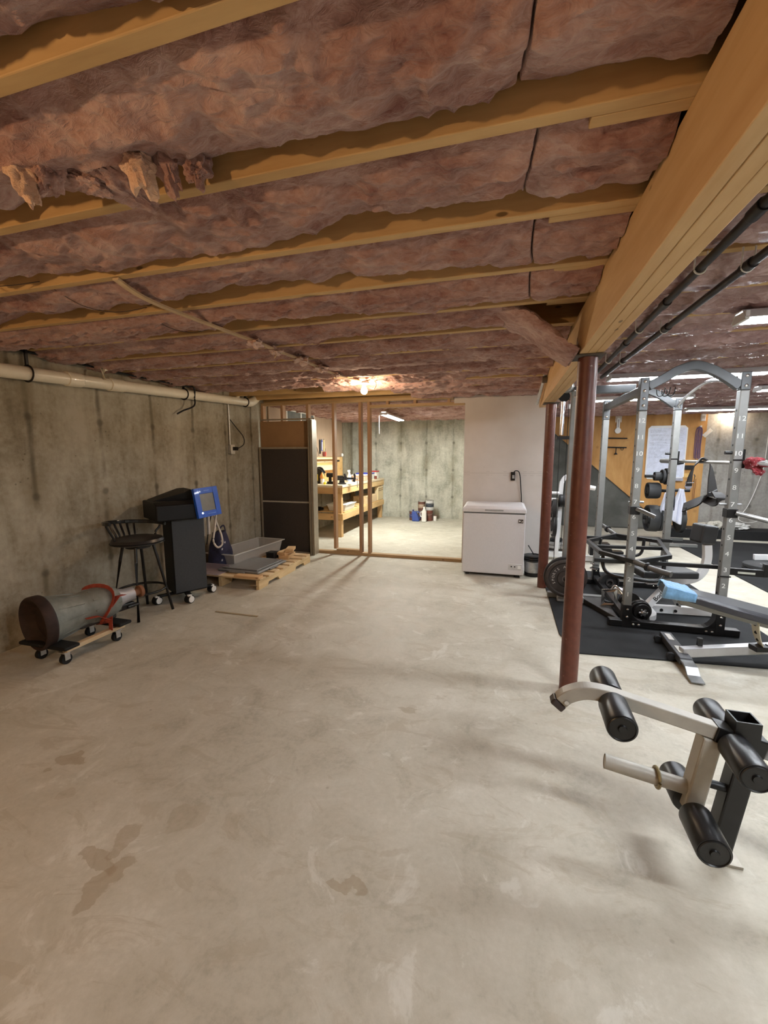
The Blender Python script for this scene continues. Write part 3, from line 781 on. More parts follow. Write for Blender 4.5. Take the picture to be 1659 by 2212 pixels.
for i, (x, y, z, d, rz) in enumerate((((-2.68, 4.80, zt + .022, (.13, .26, .04), .15)), ((-2.70, 4.79, zt + .063, (.12, .22, .038), -.06)), ((-2.64, 4.82, zt + .100, (.10, .2, .034), .3)))):
    o = MB().box((x, y, z), d, (0, 0, rz)).build('wood_offcut', wood('offcut', (.46, .28, .13), (.68, .45, .24), 'y', .7, 8), None, .002)
    tag(o, ('thick wood offcut at the bottom of the small stack on the pallet', 'middle wood offcut of the small stack on the pallet', 'topmost wood offcut of the small stack on the pallet')[i], 'wood', 'wood offcuts on the pallet')
t = thing('battery_box', (-2.80, 4.60, zt), 'small black box in front of the wood offcuts on the pallet', 'box')
MB().bb(-2.87, -2.76, 4.60, 4.72, zt + .001, zt + .075).build('box_body', BLK, t, .006); MB().bb(-2.875, -2.755, 4.595, 4.725, zt + .076, zt + .088).build('box_cover', BLKM, t, .004)
def bag():
    t = thing('tote_bag', (-3.24, 4.20, zt), 'dark navy cloth bag with white stars standing behind the cart', 'bag')
    NAVY = mat('navy_cloth', (.03, .03, .065), .9, n=(9, .45), bp=(60, .3))
    vs, fs = [], []
    n, m = 28, 14
    for j in range(m + 1):
        v = j / m; z = zt + .008 + .40 * v
        for i in range(n):
            a = 2 * PI * i / n
            rx = .12 * (1 - .55 * v ** 2) * (1 + .05 * math.sin(a * 3 + j)); ry = .14 * (1 - .45 * v ** 1.6) * (1 + .05 * math.sin(a * 4 + j * .7))
            k = abs(math.cos(a)) ** .6 * (1 if math.cos(a) > 0 else -1); l = abs(math.sin(a)) ** .6 * (1 if math.sin(a) > 0 else -1)
            vs.append((-3.24 + rx * k, 4.20 + ry * l, z + .01 * math.sin(a * 5) * v))
    for j in range(m):
        for i in range(n): fs.append((j * n + i, j * n + (i + 1) % n, (j + 1) * n + (i + 1) % n, (j + 1) * n + i))
    fs.append(tuple(range(n))); fs.append(tuple(m * n + i for i in range(n)))
    MB().add(vs, fs, True).build('bag_body', NAVY, t)
    for dx in (-.04, .04): MB().rect(smoothpath([(-3.24 + dx, 4.15, zt + .40), (-3.23 + dx, 4.16, zt + .47), (-3.23 + dx, 4.22, zt + .48), (-3.24 + dx, 4.26, zt + .40)], 5), .02, .004, (1, 0, 0)).build('handle', NAVY, t)
    q = MB()
    for y, z in ((4.07, .33), (4.075, .23), (4.065, .1), (4.13, .30)):
        c = V((-3.24 + .108, y, zt + z)); st = []
        for i in range(10):
            a = PI / 2 + i * PI / 5; r = .018 if i % 2 == 0 else .008
            st.append((c.y + r * math.cos(a), c.z + r * math.sin(a)))
        q.prism(st, 'x', c.x + .012, c.x + .014)
    q.build('star_print', mat('pale_print', (.5, .5, .52), .8), t)
bag()
t = MB().bb(-2.5, -2.06, 3.117, 3.139, .0005, .006).build('wood_strip', mat('thin_strip', (.33, .26, .16), .8), None, .001)
tag(t, 'thin flat wood strip lying on the open floor', 'strip')
# ------------------------------------------------------------------ panels leaning on the stud wall
ALUF = mat('bronze_frame', (.36, .31, .24), .45, .5)
t = tag(MB().bb(-3.445, -2.645, 5.505, 5.52, .002, 1.925).build('hardboard_sheet', CARD, None, .002), 'brown hardboard sheet behind the dark screen panel, showing above it', 'board')
def screen(name, x0, x1, y, z1, lab, rail=None, fill=None):
    t = thing(name, ((x0 + x1) / 2, y, 0), lab, 'screen door')
    w = .028
    MB().bb(x0, x0 + w, y - .012, y + .012, .002, z1).bb(x1 - w, x1, y - .012, y + .012, .002, z1).bb(x0 + w, x1 - w, y - .012, y + .012, z1 - w, z1).bb(x0 + w, x1 - w, y - .012, y + .012, .002, .002 + w).build('frame', ALUF, t, .002)
    MB().bb(x0 + w, x1 - w, y - .002, y + .004, .03, z1 - w).build('mesh_panel', fill, t)
    if rail: MB().bb(x0 + w, x1 - w, y - .011, y + .006, rail - .012, rail + .012).build('mid_rail', mat('pale_rail', (.5, .47, .4), .4, .5), t, .002)
    return t
DKM = mat('dark_screen_mesh', (.035, .027, .022), .7, n=(120, .3))
screen('screen_door', -3.445, -2.635, 5.452, 1.555, 'dark mesh screen panel with a pale cross rail leaning in front of the brown hardboard', .762, DKM)
screen('screen_door', -2.63, -2.60, 5.50, 1.93, 'narrow bronze door frame on edge beside the dark screen panel', None, ALUF) if False else None
for i, (x, z, y0) in enumerate(((-2.624, 1.93, 5.40), (-2.602, 1.94, 5.41), (-2.580, 1.93, 5.405))):
    t = thing('door_track', (x, 5.48, 0), ('tall bronze door frame edge next to the dark screen panel', 'second tall bronze door frame edge from the dark screen panel', 'tall bronze door frame edge nearest the workshop opening')[i], 'door frame', 'door frames standing on edge')
    MB().bb(x - .004, x + .004, y0, 5.56, .002, z).build('frame_web', ALUF, t, .001)
    MB().bb(x - .0095, x + .0095, y0 - .004, y0 - .0005, .002, z).build('frame_flange', mat('bronze_face', (.30, .255, .19), .45, .4), t, .001)
t = tag(MB().bb(-3.44, -2.59, 5.525, 5.545, 1.9405, 1.962).build('top_batten', ALUF, None, .002), 'thin bronze rail lying across the top of the leaning panels', 'rail')

# ------------------------------------------------------------------ chest freezer
def freezer():
    t = thing('chest_freezer', (-.076, 5.24, 0), 'small white chest freezer against the bare drywall', 'freezer')
    x0, x1, y0, y1 = -.432, .277, 4.985, 5.53
    FW = mat('freezer_white', (.66, .64, .645), .45, n=(60, .03))
    MB().bb(x0, x1, y0, y1, .035, .755).build('cabinet', FW, t, .012, 3)
    MB().bb(x0 + .008, x1 - .008, y0 + .006, y1, .7555, .768).build('gasket', mat('grey_gasket', (.12, .12, .12), .7), t)
    vs = [(x0 - .006, y0 - .008, .769), (x1 + .006, y0 - .008, .769), (x1 + .006, y1, .769), (x0 - .006, y1, .769), (x0 - .006, y0 - .006, .812), (x1 + .006, y0 - .006, .812), (x1 + .006, y1, .83), (x0 - .006, y1, .83), (x0 + .03, y0 + .04, .838), (x1 - .03, y0 + .04, .838), (x1 - .03, y1 - .03, .845), (x0 + .03, y1 - .03, .845)]
    MB().add(vs, [(3, 2, 1, 0)] + [(i, (i + 1) % 4, 4 + (i + 1) % 4, 4 + i) for i in range(4)] + [(4 + i, 4 + (i + 1) % 4, 8 + (i + 1) % 4, 8 + i) for i in range(4)] + [(8, 9, 10, 11)]).build('lid', FW, t, .008, 3)
    MB().bb(-.18, .03, y0 - .014, y0 - .006, .79, .804).build('handle', mat('grey_handle', (.3, .3, .3), .4, .3), t, .003)
    q = MB().bb(.198, .252, y0 - .004, y0 + .003, .655, .70).build('badge', mat('dark_badge', (.07, .06, .055), .4), t, .001)
    MB().prism([(.206, .668), (.206, .690), (.226, .679)], 'y', y0 - .006, y0 - .004).prism([(.232, .668), (.246, .682), (.246, .668)], 'y', y0 - .006, y0 - .004).build('badge_mark', WPL, q)
    q = MB().bb(.105, .255, y0 - .004, y0 + .003, .10, .17).build('control_panel', mat('panel_grey', (.6, .59, .58), .5), t, .002)
    for x in (.14, .178): MB().cyl((x, y0 - .012, .14), (x, y0 - .004, .14), .008, 12).build('knob', BLK, q)
    MB().bb(.21, .245, y0 - .006, y0 - .004, .115, .155).build('rating_label', WPL, q)
    for x in (x0 + .06, x1 - .08):
        for y in (y0 + .06, y1 - .06): MB().cyl((x, y, .001), (x, y, .035), .022, 14).build('foot', BLK, t)
    MB().bb(x1 - .09, x1 - .04, y0 + .02, y0 + .06, .005, .034).bb(x0 + .02, x1 - .1, y0 + .03, y1 - .03, .022, .0345).build('base_frame', BLK, t)
freezer()
t = thing('power_outlet', (.13, 5.56, 1.17), 'dark open outlet box on the drywall above the freezer with a cord plugged in', 'outlet')
MB().bb(.105, .158, 5.556, 5.569, 1.115, 1.222).build('box', BLKM, t, .002)
MB().bb(.122, .150, 5.551, 5.5555, 1.14, 1.205).build('receptacle', mat('grey_receptacle', (.4, .4, .4), .5), t, .002)
MB().bb(.12, .152, 5.525, 5.5505, 1.185, 1.21).build('plug', BLK, t, .003)
MB().tube(smoothpath([(.136, 5.52, 1.20), (.15, 5.50, 1.235), (.19, 5.51, 1.235), (.215, 5.53, 1.18), (.235, 5.543, 1.0), (.245, 5.546, .88), (.25, 5.548, .6)], 8), .006, 8).build('cord', BLK, t)
def bucket():
    t = thing('bucket', (.405, 5.17, 0), 'grey metal bucket with black stacked lids behind the far steel column', 'bucket')
    c = V((.39, 5.17, 0))
    MB().lathe([(0, 0), (.085, 0), (.088, .004), (.10, .17), (.104, .172), (.104, .18), (0, .18)], c + V((0, 0, .002)), c + V((0, 0, 1)), 32).build('pail', GALV, t)
    MB().lathe([(.0885, .0), (.0915, .0), (.0945, .045), (.0905, .045)], c + V((0, 0, .003)), c + V((0, 0, 1)), 32).build('base_band', BLK, t)
    for z in (.183, .208, .232): MB().lathe([(0, 0), (.098, 0), (.108, .006), (.105, .02), (.085, .022), (.08, .012), (0, .012)], c + V((0, 0, z)), c + V((0, 0, 1 + z)), 32).build('lid', BLKM, t)
    MB().tube([(.325, 5.10, .38), (.395, 5.13, .265)], .006, 8).build('wand', BLK, t)
bucket()
# ------------------------------------------------------------------ steel columns
def column(x, y, lab):
    t = thing('steel_column', (x, y, 0), lab, 'column', 'rust red steel columns')
    MB().cyl((x, y, .001), (x, y, 1.955), .0508, 40).build('shaft', column_mat, t)
    MB().bb(x - .075, x + .075, y - .075, y + .075, 1.9555, 1.9645).build('cap_plate', mat('dark_plate', (.10, .085, .07), .6, .4), t, .002)
def _cm():
    m, nt, b = _nt('column_red_primer')
    co = pos(nt)
    c = ramp(nt, noise(nt, co, 24, 5, .6), [(.3, (.095, .026, .015)), (.7, (.14, .042, .024))])
    s1 = smooth(nt, noise(nt, co, 13, 5, .65, .8, (1, 1, 1.6)), .665, .68)
    s2 = smooth(nt, noise(nt, co, 60, 2, .5), .745, .76)
    c = mix(nt, math_(nt, 'MULTIPLY', math_(nt, 'MAXIMUM', s1, s2), .8), c, (.42, .33, .25))
    nt.links.new(c, b.inputs['Base Color']); b.inputs['Roughness'].default_value = .42
    return m
column_mat = _cm()
column(.432, 2.60, 'rust red steel column nearest the viewer')
column(.462, 4.72, 'rust red steel column farther back, beside the freezer')
# ------------------------------------------------------------------ workshop
def bench():
    t = thing('workbench', (-3.05, 8.0, 0), 'long sturdy lumber workbench with lower shelf along the workshop wall', 'workbench')
    x0, x1, y0, y1 = -3.455, -2.65, 6.72, 9.36
    MB().bb(x0, x1 + .01, y0 - .01, y1, .885, .925).build('worktop', wood('pale_top', (.62, .50, .34), (.82, .70, .52), 'y', .5, 5), t, .003)
    MB().bb(x1 - .038, x1, y0, y1, .77, .8845).build('front_apron', W_BEN, t, .002)
    MB().bb(x0, x1 - .039, y0, y0 + .038, .77, .8845).build('end_apron', W_BENX, t, .002)
    for y in (y0 + .085, y1 - .05): MB().bb(x1 - .13, x1 - .039, y - .045, y + .045, .001, .769).build('leg', W_Z, t, .003)
    for y in (y0 + .085, y1 - .05): MB().bb(x0 + .01, x0 + .10, y - .045, y + .045, .001, .884).build('leg', W_Z, t, .003)
    MB().bb(x0 + .101, x1 - .02, y0 + .135, y1 - .1, .425, .443).build('shelf', W_BEN, t, .002)
    MB().bb(x1 - .038, x1, y0, y1, .31, .4245).build('shelf_rail', W_BEN, t, .002)
    MB().bb(x0 + .1, x1 - .039, y0, y0 + .038, .31, .4245).build('shelf_rail', W_BENX, t, .002)
    MB().bb(x0 - .01, x0 + .02, 6.2, 8.75, .9255, 1.41).build('backsplash', W_PLY, t, .002)
    MB().bb(x0 + .0205, x0 + .13, 6.3, 8.3, 1.365, 1.40).bb(x0 + .0205, x0 + .04, 6.3, 8.3, 1.30, 1.345).build('tool_ledge', wood('ledge', (.62, .44, .24), (.8, .62, .4), 'y', .6, 8), t, .002)
    MB().bb(x0 + .0205, x0 + .12, 6.3, 8.2, 1.15, 1.25).build('tool_ledge', wood('ledge', (.62, .44, .24), (.8, .62, .4), 'y', .6, 8), t, .002)
    MB().bb(x0 + .0205, x0 + .05, 8.32, 8.5, 1.31, 1.345).build('tool_slot', BLK, t)
    d = MB().bb(-2.75, -2.662, 8.93, 9.33, .445, .75).build('drawer_unit', wood('pale_drawer', (.66, .52, .30), (.8, .66, .42), 'z', .5, 8), t, .003)
    for z in (.66, .70): MB().bb(-2.662, -2.655, 8.95, 9.31, z - .004, z + .004).build('drawer_gap', mat('gap_dark', (.2, .14, .07), .7), d)
    MB().bb(-2.95, -2.67, 8.1, 8.85, .444, .60).build('shelf_box', wood('ledge', (.62, .44, .24), (.8, .62, .4), 'y', .6, 8), t, .003)
bench()
t = tag(MB().bb(WL + .002, -3.448, 5.75, 8.78, 1.415, 2.18).build('wall_board', mat('brown_wall_board', (.40, .285, .195), .8, n=(3, .08)), None, .002), 'brown hardboard sheet covering the concrete above the workbench', 'board')
def vise():
    t = thing('bench_vise', (-2.765, 7.0, .925), 'black bench vise bolted at the near corner of the workbench', 'vise', rz=math.radians(20), local=True)
    K = mat('vise_black', (.022, .022, .026), .4, .3)
    MB().lathe([(0, 0), (.075, 0), (.075, .02), (.05, .03), (.045, .07), (0, .07)], (0, 0, .001), (0, 0, 1), 28).build('base', K, t)
    MB().bb(-.13, .09, -.04, .04, .071, .14).bb(-.15, .02, -.05, .05, .10, .155).build('body', K, t, .012)
    MB().prism([(.02, .09), (.09, .07), (.08, .10), (.075, .16), (.06, .195), (.035, .185), (.04, .15)], 'y', -.055, .055).build('fixed_jaw', K, t, .004)
    MB().prism([(.185, .05), (.235, .04), (.25, .10), (.245, .17), (.225, .195), (.205, .18), (.215, .13)], 'y', -.055, .055).build('moving_jaw', K, t, .004)
    MB().bb(.085, .22, -.025, .025, .085, .12).build('slide', K, t, .004)
    MB().cyl((.25, 0, .1), (.285, 0, .1), .014, 16).build('screw', STEEL, t)
    MB().cyl((.277, 0, .125), (.277, 0, -.06), .006, 10).build('handle', STEEL, t)
vise()
def spray(x, y, z):
    t = thing('spray_bottle', (x, y, z), 'white spray bottle standing on the workbench behind the vise', 'bottle')
    MB().lathe([(0, 0), (.045, 0), (.048, .01), (.046, .11), (.02, .17), (.016, .19), (0, .19)], (x, y, z + .001), (x, y, z + 1), 24).build('bottle', WPL, t)
    MB().box((x, y - .01, z + .215), (.03, .075, .04)).box((x, y - .06, z + .215), (.016, .03, .018)).box((x, y - .038, z + .18), (.012, .012, .05), (.4, 0, 0)).build('trigger_head', WPL, t, .004)
    MB().lathe([(.0475, .03), (.0485, .03), (.0478, .09), (.0468, .09)], (x, y, z), (x, y, z + 1), 24).build('label_band', mat('blue_label', (.25, .35, .6), .5), t)
spray(-2.86, 7.62, .925)
# saw, bottle, tape on the near end
t = thing('circular_saw', (-3.24, 6.95, .925), 'dark power saw with a yellow sticker at the near end of the workbench', 'power tool')
MB().lathe([(0, 0), (.13, 0), (.14, .01), (.14, .05), (.12, .06), (0, .06)], (-3.24, 6.96, 1.07), (-3.24, 7.02, 1.07), 36).build('blade_guard', BLKM, t)
MB().bb(-3.40, -3.08, 6.88, 7.12, .9255, .935).build('sole_plate', GALV, t, .002)
MB().bb(-3.27, -3.21, 6.948, 6.958, .985, 1.10).build('sticker', mat('yellow', (.85, .68, .03), .5), t)
MB().tube(smoothpath([(-3.34, 7.05, 1.06), (-3.30, 7.08, 1.19), (-3.2, 7.08, 1.21), (-3.12, 7.06, 1.12)], 6), .018, 10).build('handle', BLK, t)
t = thing('glue_bottle', (-3.115, 6.93, .925), 'pale glue bottle with an orange top next to the dark saw', 'bottle')
MB().lathe([(0, 0), (.035, 0), (.036, .08), (.03, .10), (0, .10)], (-3.115, 6.93, .926), (-3.115, 6.93, 2), 20).build('bottle', WPL, t)
MB().lathe([(0, .1005), (.04, .1005), (.045, .13), (.02, .19), (.008, .21), (0, .21)], (-3.115, 6.93, .926), (-3.115, 6.93, 2), 20).build('orange_top', mat('orange_plastic', (.75, .33, .08), .5), t)
t = tag(MB().bb(-3.06, -3.02, 6.84, 6.88, .9255, .965).build('tape_block', mat('yellow', (.85, .68, .03), .5), None, .004), 'small yellow block on the workbench edge in front of the glue bottle', 'block')
t = thing('drill', (-2.98, 7.02, .925), 'dark drill lying between the glue bottle and the vise', 'power tool')
MB().bb(-3.05, -2.93, 6.98, 7.07, .926, .97).build('battery', BLK, t, .006)
MB().tube([(-3.0, 7.02, .97), (-3.0, 7.02, 1.05)], .028, 12).build('grip', BLK, t); MB().tube([(-3.06, 7.02, 1.085), (-2.9, 7.02, 1.085)], .04, 16).build('motor', BLK, t)
# plastic boxes at the far end
def pbox(x, y, dx, dy, h, col, lid, lab):
    t = thing('storage_box', (x, y, .925), lab, 'box', 'plastic boxes at the far end of the workbench')
    MB().bb(x - dx / 2, x + dx / 2, y - dy / 2, y + dy / 2, .9255, .9255 + h).build('box', col, t, .01)
    MB().bb(x - dx / 2 - .008, x + dx / 2 + .008, y - dy / 2 - .008, y + dy / 2 + .008, .926 + h, .95 + h).build('lid', lid, t, .005)
BL = mat('blue_lid', (.05, .07, .45), .4); RL = mat('red_lid', (.5, .05, .05), .4)
pbox(-2.84, 8.20, .28, .22, .10, mat('orange_tub', (.75, .45, .3), .5), WPL, 'orange tinted plastic box near the middle of the workbench')
pbox(-2.86, 8.62, .3, .34, .12, mat('milky_tub', (.7, .68, .62), .4), BL, 'milky plastic box with a blue lid on the workbench')
pbox(-2.80, 9.02, .2, .2, .15, mat('milky_tub', (.7, .68, .62), .4), RL, 'milky plastic box with a red lid at the far end of the workbench')
t = thing('jar', (-2.70, 8.86, .925), 'small jar with brown contents beside the red lidded box', 'jar')
MB().lathe([(0, 0), (.03, 0), (.03, .07), (0, .07)], (-2.70, 8.86, .926), (-2.7, 8.86, 2), 18).build('jar_body', mat('brown_jar', (.2, .06, .04), .3), t)
MB().lathe([(0, .0705), (.032, .0705), (.032, .09), (0, .09)], (-2.70, 8.86, .926), (-2.7, 8.86, 2), 18).build('jar_cap', WPL, t)
# shelf things
t = thing('storage_tub', (-2.85, 7.15, .443), 'white plastic tub on the lower shelf of the workbench', 'tub')
vs = []
for z, g in ((.444, 0), (.55, .03)): vs += [(-3.0 - g, 6.95 - g, z), (-2.70 + g, 6.95 - g, z), (-2.70 + g, 7.42 + g, z), (-3.0 - g, 7.42 + g, z)]
MB().add(vs, [(3, 2, 1, 0), (4, 5, 6, 7)] + [(i, (i + 1) % 4, 4 + (i + 1) % 4, 4 + i) for i in range(4)]).build('tub', WPL, t, .01)
MB().bb(-3.04, -2.66, 6.91, 7.46, .5505, .565).build('rim', WPL, t, .004)
t = tag(MB().bb(-3.0, -2.72, 7.66, 7.95, .444, .462).box((-2.82, 7.8, .475), (.2, .05, .024), (0, 0, .4)).build('scrap_lumber', W_BEN, None, .003), 'flat lumber scraps on the lower shelf past the white tub', 'wood')
t = tag(MB().blob((-3.22, 6.95, .475), (.09, .12, .03), 3, .3).build('black_rag', BLK), 'black rag on the lower shelf at the near end', 'rag')
# hanging tools on the board
for i, (y, z0, z1, c, lab) in enumerate(((7.57, 1.47, 1.74, BLK, 'black tool hanging on the brown board above the workbench'), (7.66, 1.53, 1.74, mat('blue_pack', (.06, .09, .4), .4), 'blue and white packet hanging on the brown board'), (7.76, 1.53, 1.75, mat('yellow_rod', (.8, .68, .3), .4), 'pale yellow rod hanging on the brown board'))):
    t = thing('hanging_tool', (-3.43, y, z0), lab, 'tool', 'tools hung above the workbench')
    MB().bb(-3.447, -3.43, y - .028 + .012 * i, y + .028 - .006 * i, z0, z1).build('tool_body', c, t, .004)
    MB().cyl((-3.447, y, z1 + .012), (-3.425, y, z1 + .012), .006, 8).build('hook', STEEL, t)
    if i == 1: MB().bb(-3.4295, -3.427, y - .012, y + .010, z0 + .02, z1 - .04).build('print', WPL, t)
for i, (y, c) in enumerate(((7.70, mat('dark_red', (.22, .02, .02), .4)), (7.79, mat('bright_red', (.6, .08, .05), .4)))):
    t = thing('screwdriver', (-3.43, y, 1.42), ('dark red handled screwdriver above the tool ledge', 'bright red handled screwdriver above the tool ledge')[i], 'screwdriver', 'screwdrivers over the ledge')
    MB().lathe([(0, 0), (.012, .002), (.016, .03), (.014, .09), (0, .095)], (-3.42, y, 1.42), (-3.42, y, 2), 14).build('grip', c, t)
    MB().cyl((-3.42, y, 1.5155), (-3.42, y, 1.58), .004, 8).build('blade', CHR, t)
t = tag(MB().tube(smoothpath([(-3.44, 7.0, 2.05), (-3.43, 7.12, 1.8), (-3.43, 7.25, 1.65), (-3.43, 7.22, 1.5), (-3.42, 7.1, 1.42)], 8), .006, 8).build('black_cable', BLK), 'black cord looping down the brown board', 'cable')
t = tag(MB().tube(smoothpath([(-3.44, 6.95, 1.78), (-3.43, 7.2, 1.74), (-3.43, 7.4, 1.6), (-3.43, 7.5, 1.43)], 8), .005, 8).build('black_cable', BLK), 'second black cord slanting across the brown board', 'cable')
t = tag(MB().blob((-3.425, 8.70, 1.45), (.03, .03, .04), 2, .15).build('white_ball', WPL), 'small white ball on top of the backsplash end', 'ball')
# high window well on the left wall behind the studs
t = MB().bb(WL + .001, -3.44, 6.3, 7.3, 1.98, 2.17).build('window_1', mat('dim_glass', (.16, .18, .17), .15, n=(6, .2)), None); struct(t)
q = MB().bb(WL + .001, -3.43, 6.27, 7.33, 1.955, 1.98).bb(WL + .001, -3.43, 6.27, 7.33, 2.17, 2.19).bb(WL + .001, -3.43, 6.27, 6.30, 1.98, 2.17).bb(WL + .001, -3.43, 7.30, 7.33, 1.98, 2.17).bb(-3.4395, -3.432, 6.78, 6.82, 1.98, 2.17)
struct(q.build('trim_1', WPL, None, .002))
# paint cans and jugs by the back wall
def can(x, y, z, r, h, cols, lab, lidc=WPL):
    t = thing('paint_can', (x, y, z), lab, 'paint can', 'paint cans by the back wall')
    MB().lathe([(0, 0), (r, 0), (r, h), (0, h)], (x, y, z + .001), (x, y, z + 1), 32).build('can', cols[0], t, .002)
    MB().lathe([(r * .8, h + .0005), (r * 1.03, h + .0005), (r * 1.03, h + .012), (r * .86, h + .012), (r * .84, h + .004), (r * .8, h + .004)], (x, y, z + .001), (x, y, z + 1), 32).build('rim', GALV, t)
    MB().lathe([(0, h + .001), (r * .79, h + .001), (r * .79, h + .007), (0, h + .007)], (x, y, z + .001), (x, y, z + 1), 32).build('lid', lidc, t)
    MB().lathe([(r + .0005, h * .3), (r + .0015, h * .3), (r + .0015, h * .72), (r + .0005, h * .72)], (x, y, z + .001), (x, y, z + 1), 32).build('label_band', cols[1], t)
    MB().tube([(x + (r + .006) * math.cos(a), y + (r + .006) * math.sin(a), z + h * .8 - .05 * math.sin(a - PI)) for a in [PI + PI * i / 12 for i in range(13)]], .002, 6).build('bail', GALV, t)
BRN = mat('brown_can', (.14, .06, .045), .4); TANL = mat('tan_label', (.42, .31, .22), .5); NAV = mat('navy_label', (.05, .05, .16), .4)
can(-1.90, 9.12, 0, .083, .20, (BRN, NAV), 'brown paint can with dark label, leftmost by the back wall')
can(-1.72, 9.20, 0, .083, .20, (BRN, BRN), 'brown paint can underneath the tan labelled one')
can(-1.72, 9.20, .2135, .083, .20, (BRN, TANL), 'brown and tan paint can stacked on top by the back wall')
can(-1.54, 9.14, 0, .088, .23, (mat('dark_red_can', (.16, .05, .035), .4), BRN), 'dark red paint can behind the white jug', WPL)
can(-1.53, 9.16, .2435, .088, .20, (mat('white_can', (.62, .62, .62), .4), mat('charcoal_label', (.035, .045, .065), .4)), 'white paint can with charcoal label stacked at the back', BLKM)
t = thing('milk_jug', (-1.615, 8.94, 0), 'tall white plastic jug in front of the paint cans', 'jug')
MB().prism([(-1.665, .001), (-1.565, .001), (-1.565, .22), (-1.595, .28), (-1.635, .28), (-1.665, .22)], 'y', 8.89, 8.99).build('jug_body', WPL, t, .012, 3)
MB().cyl((-1.615, 8.94, .2805), (-1.615, 8.94, .325), .022, 16).build('cap', WPL, t, .002)
MB().tube(smoothpath([(-1.66, 8.94, .21), (-1.70, 8.94, .2), (-1.70, 8.94, .13), (-1.665, 8.94, .1)], 5), .010, 8).build('handle', WPL, t)
t = thing('blue_jug', (-1.80, 8.96, 0), 'blue plastic jug leaning in front of the paint cans', 'jug')
MB().prism([(-1.88, .001), (-1.72, .001), (-1.74, .10), (-1.79, .20), (-1.84, .225), (-1.89, .21), (-1.885, .1)], 'y', 8.90, 9.02).build('jug_body', mat('blue_jug_plastic', (.06, .10, .34), .35), t, .018, 3)
MB().cyl((-1.86, 8.96, .2205), (-1.87, 8.96, .255), .02, 14).build('cap', NAV, t)
MB().tube(smoothpath([(-1.80, 8.96, .2), (-1.75, 8.96, .21), (-1.70, 8.96, .15), (-1.72, 8.96, .06)], 5), .012, 8).build('handle', mat('blue_jug_plastic', (.06, .10, .34), .35), t)
t = thing('small_can', (-1.40, 9.1, 0), 'small white can at the end of the paint cans', 'can')
MB().cyl((-1.40, 9.1, .001), (-1.40, 9.1, .115), .036, 20).build('can', WPL, t, .002); MB().cyl((-1.40, 9.1, .1155), (-1.40, 9.1, .128), .037, 20).build('lid', BRN, t)
# ------------------------------------------------------------------ gym floor mats
def matm():
    m, nt, b = _nt('rubber_mat')
    p = pos(nt)
    f = noise(nt, p, 3, 5, .6); g = noise(nt, p, 180, 2, .6)
    nt.links.new(ramp(nt, f, [(.3, (.006, .006, .0065)), (.7, (.016, .0165, .0175))]), b.inputs['Base Color'])
    b.inputs['Roughness'].default_value = .85; b.inputs['Specular IOR Level'].default_value = .28
    bump(nt, b, math_(nt, 'ADD', g, f), .3, .003)
    return m
MATM = matm()
q = MB().prism([(.50, 5.55), (.485, 3.45), (.56, 3.13), (1.76, 3.235), (2.08, 3.24), (2.05, 5.5)], 'z', .0005, .010)
tag(q.build('gym_mat', MATM, None, .003), 'black rubber mat under the power rack beside the red column', 'mat')
q = MB().bb(2.72, 5.0, 3.6, 8.1, .0005, .010)
tag(q.build('gym_mat', MATM, None, .003), 'wide black rubber mat in front of the plywood wall', 'mat')
q = MB().bb(2.9, 5.1, 8.35, 8.75, .0005, .16)
tag(q.build('foam_platform', RUB, None, .01), 'low black platform along the foot of the far gym wall', 'platform')

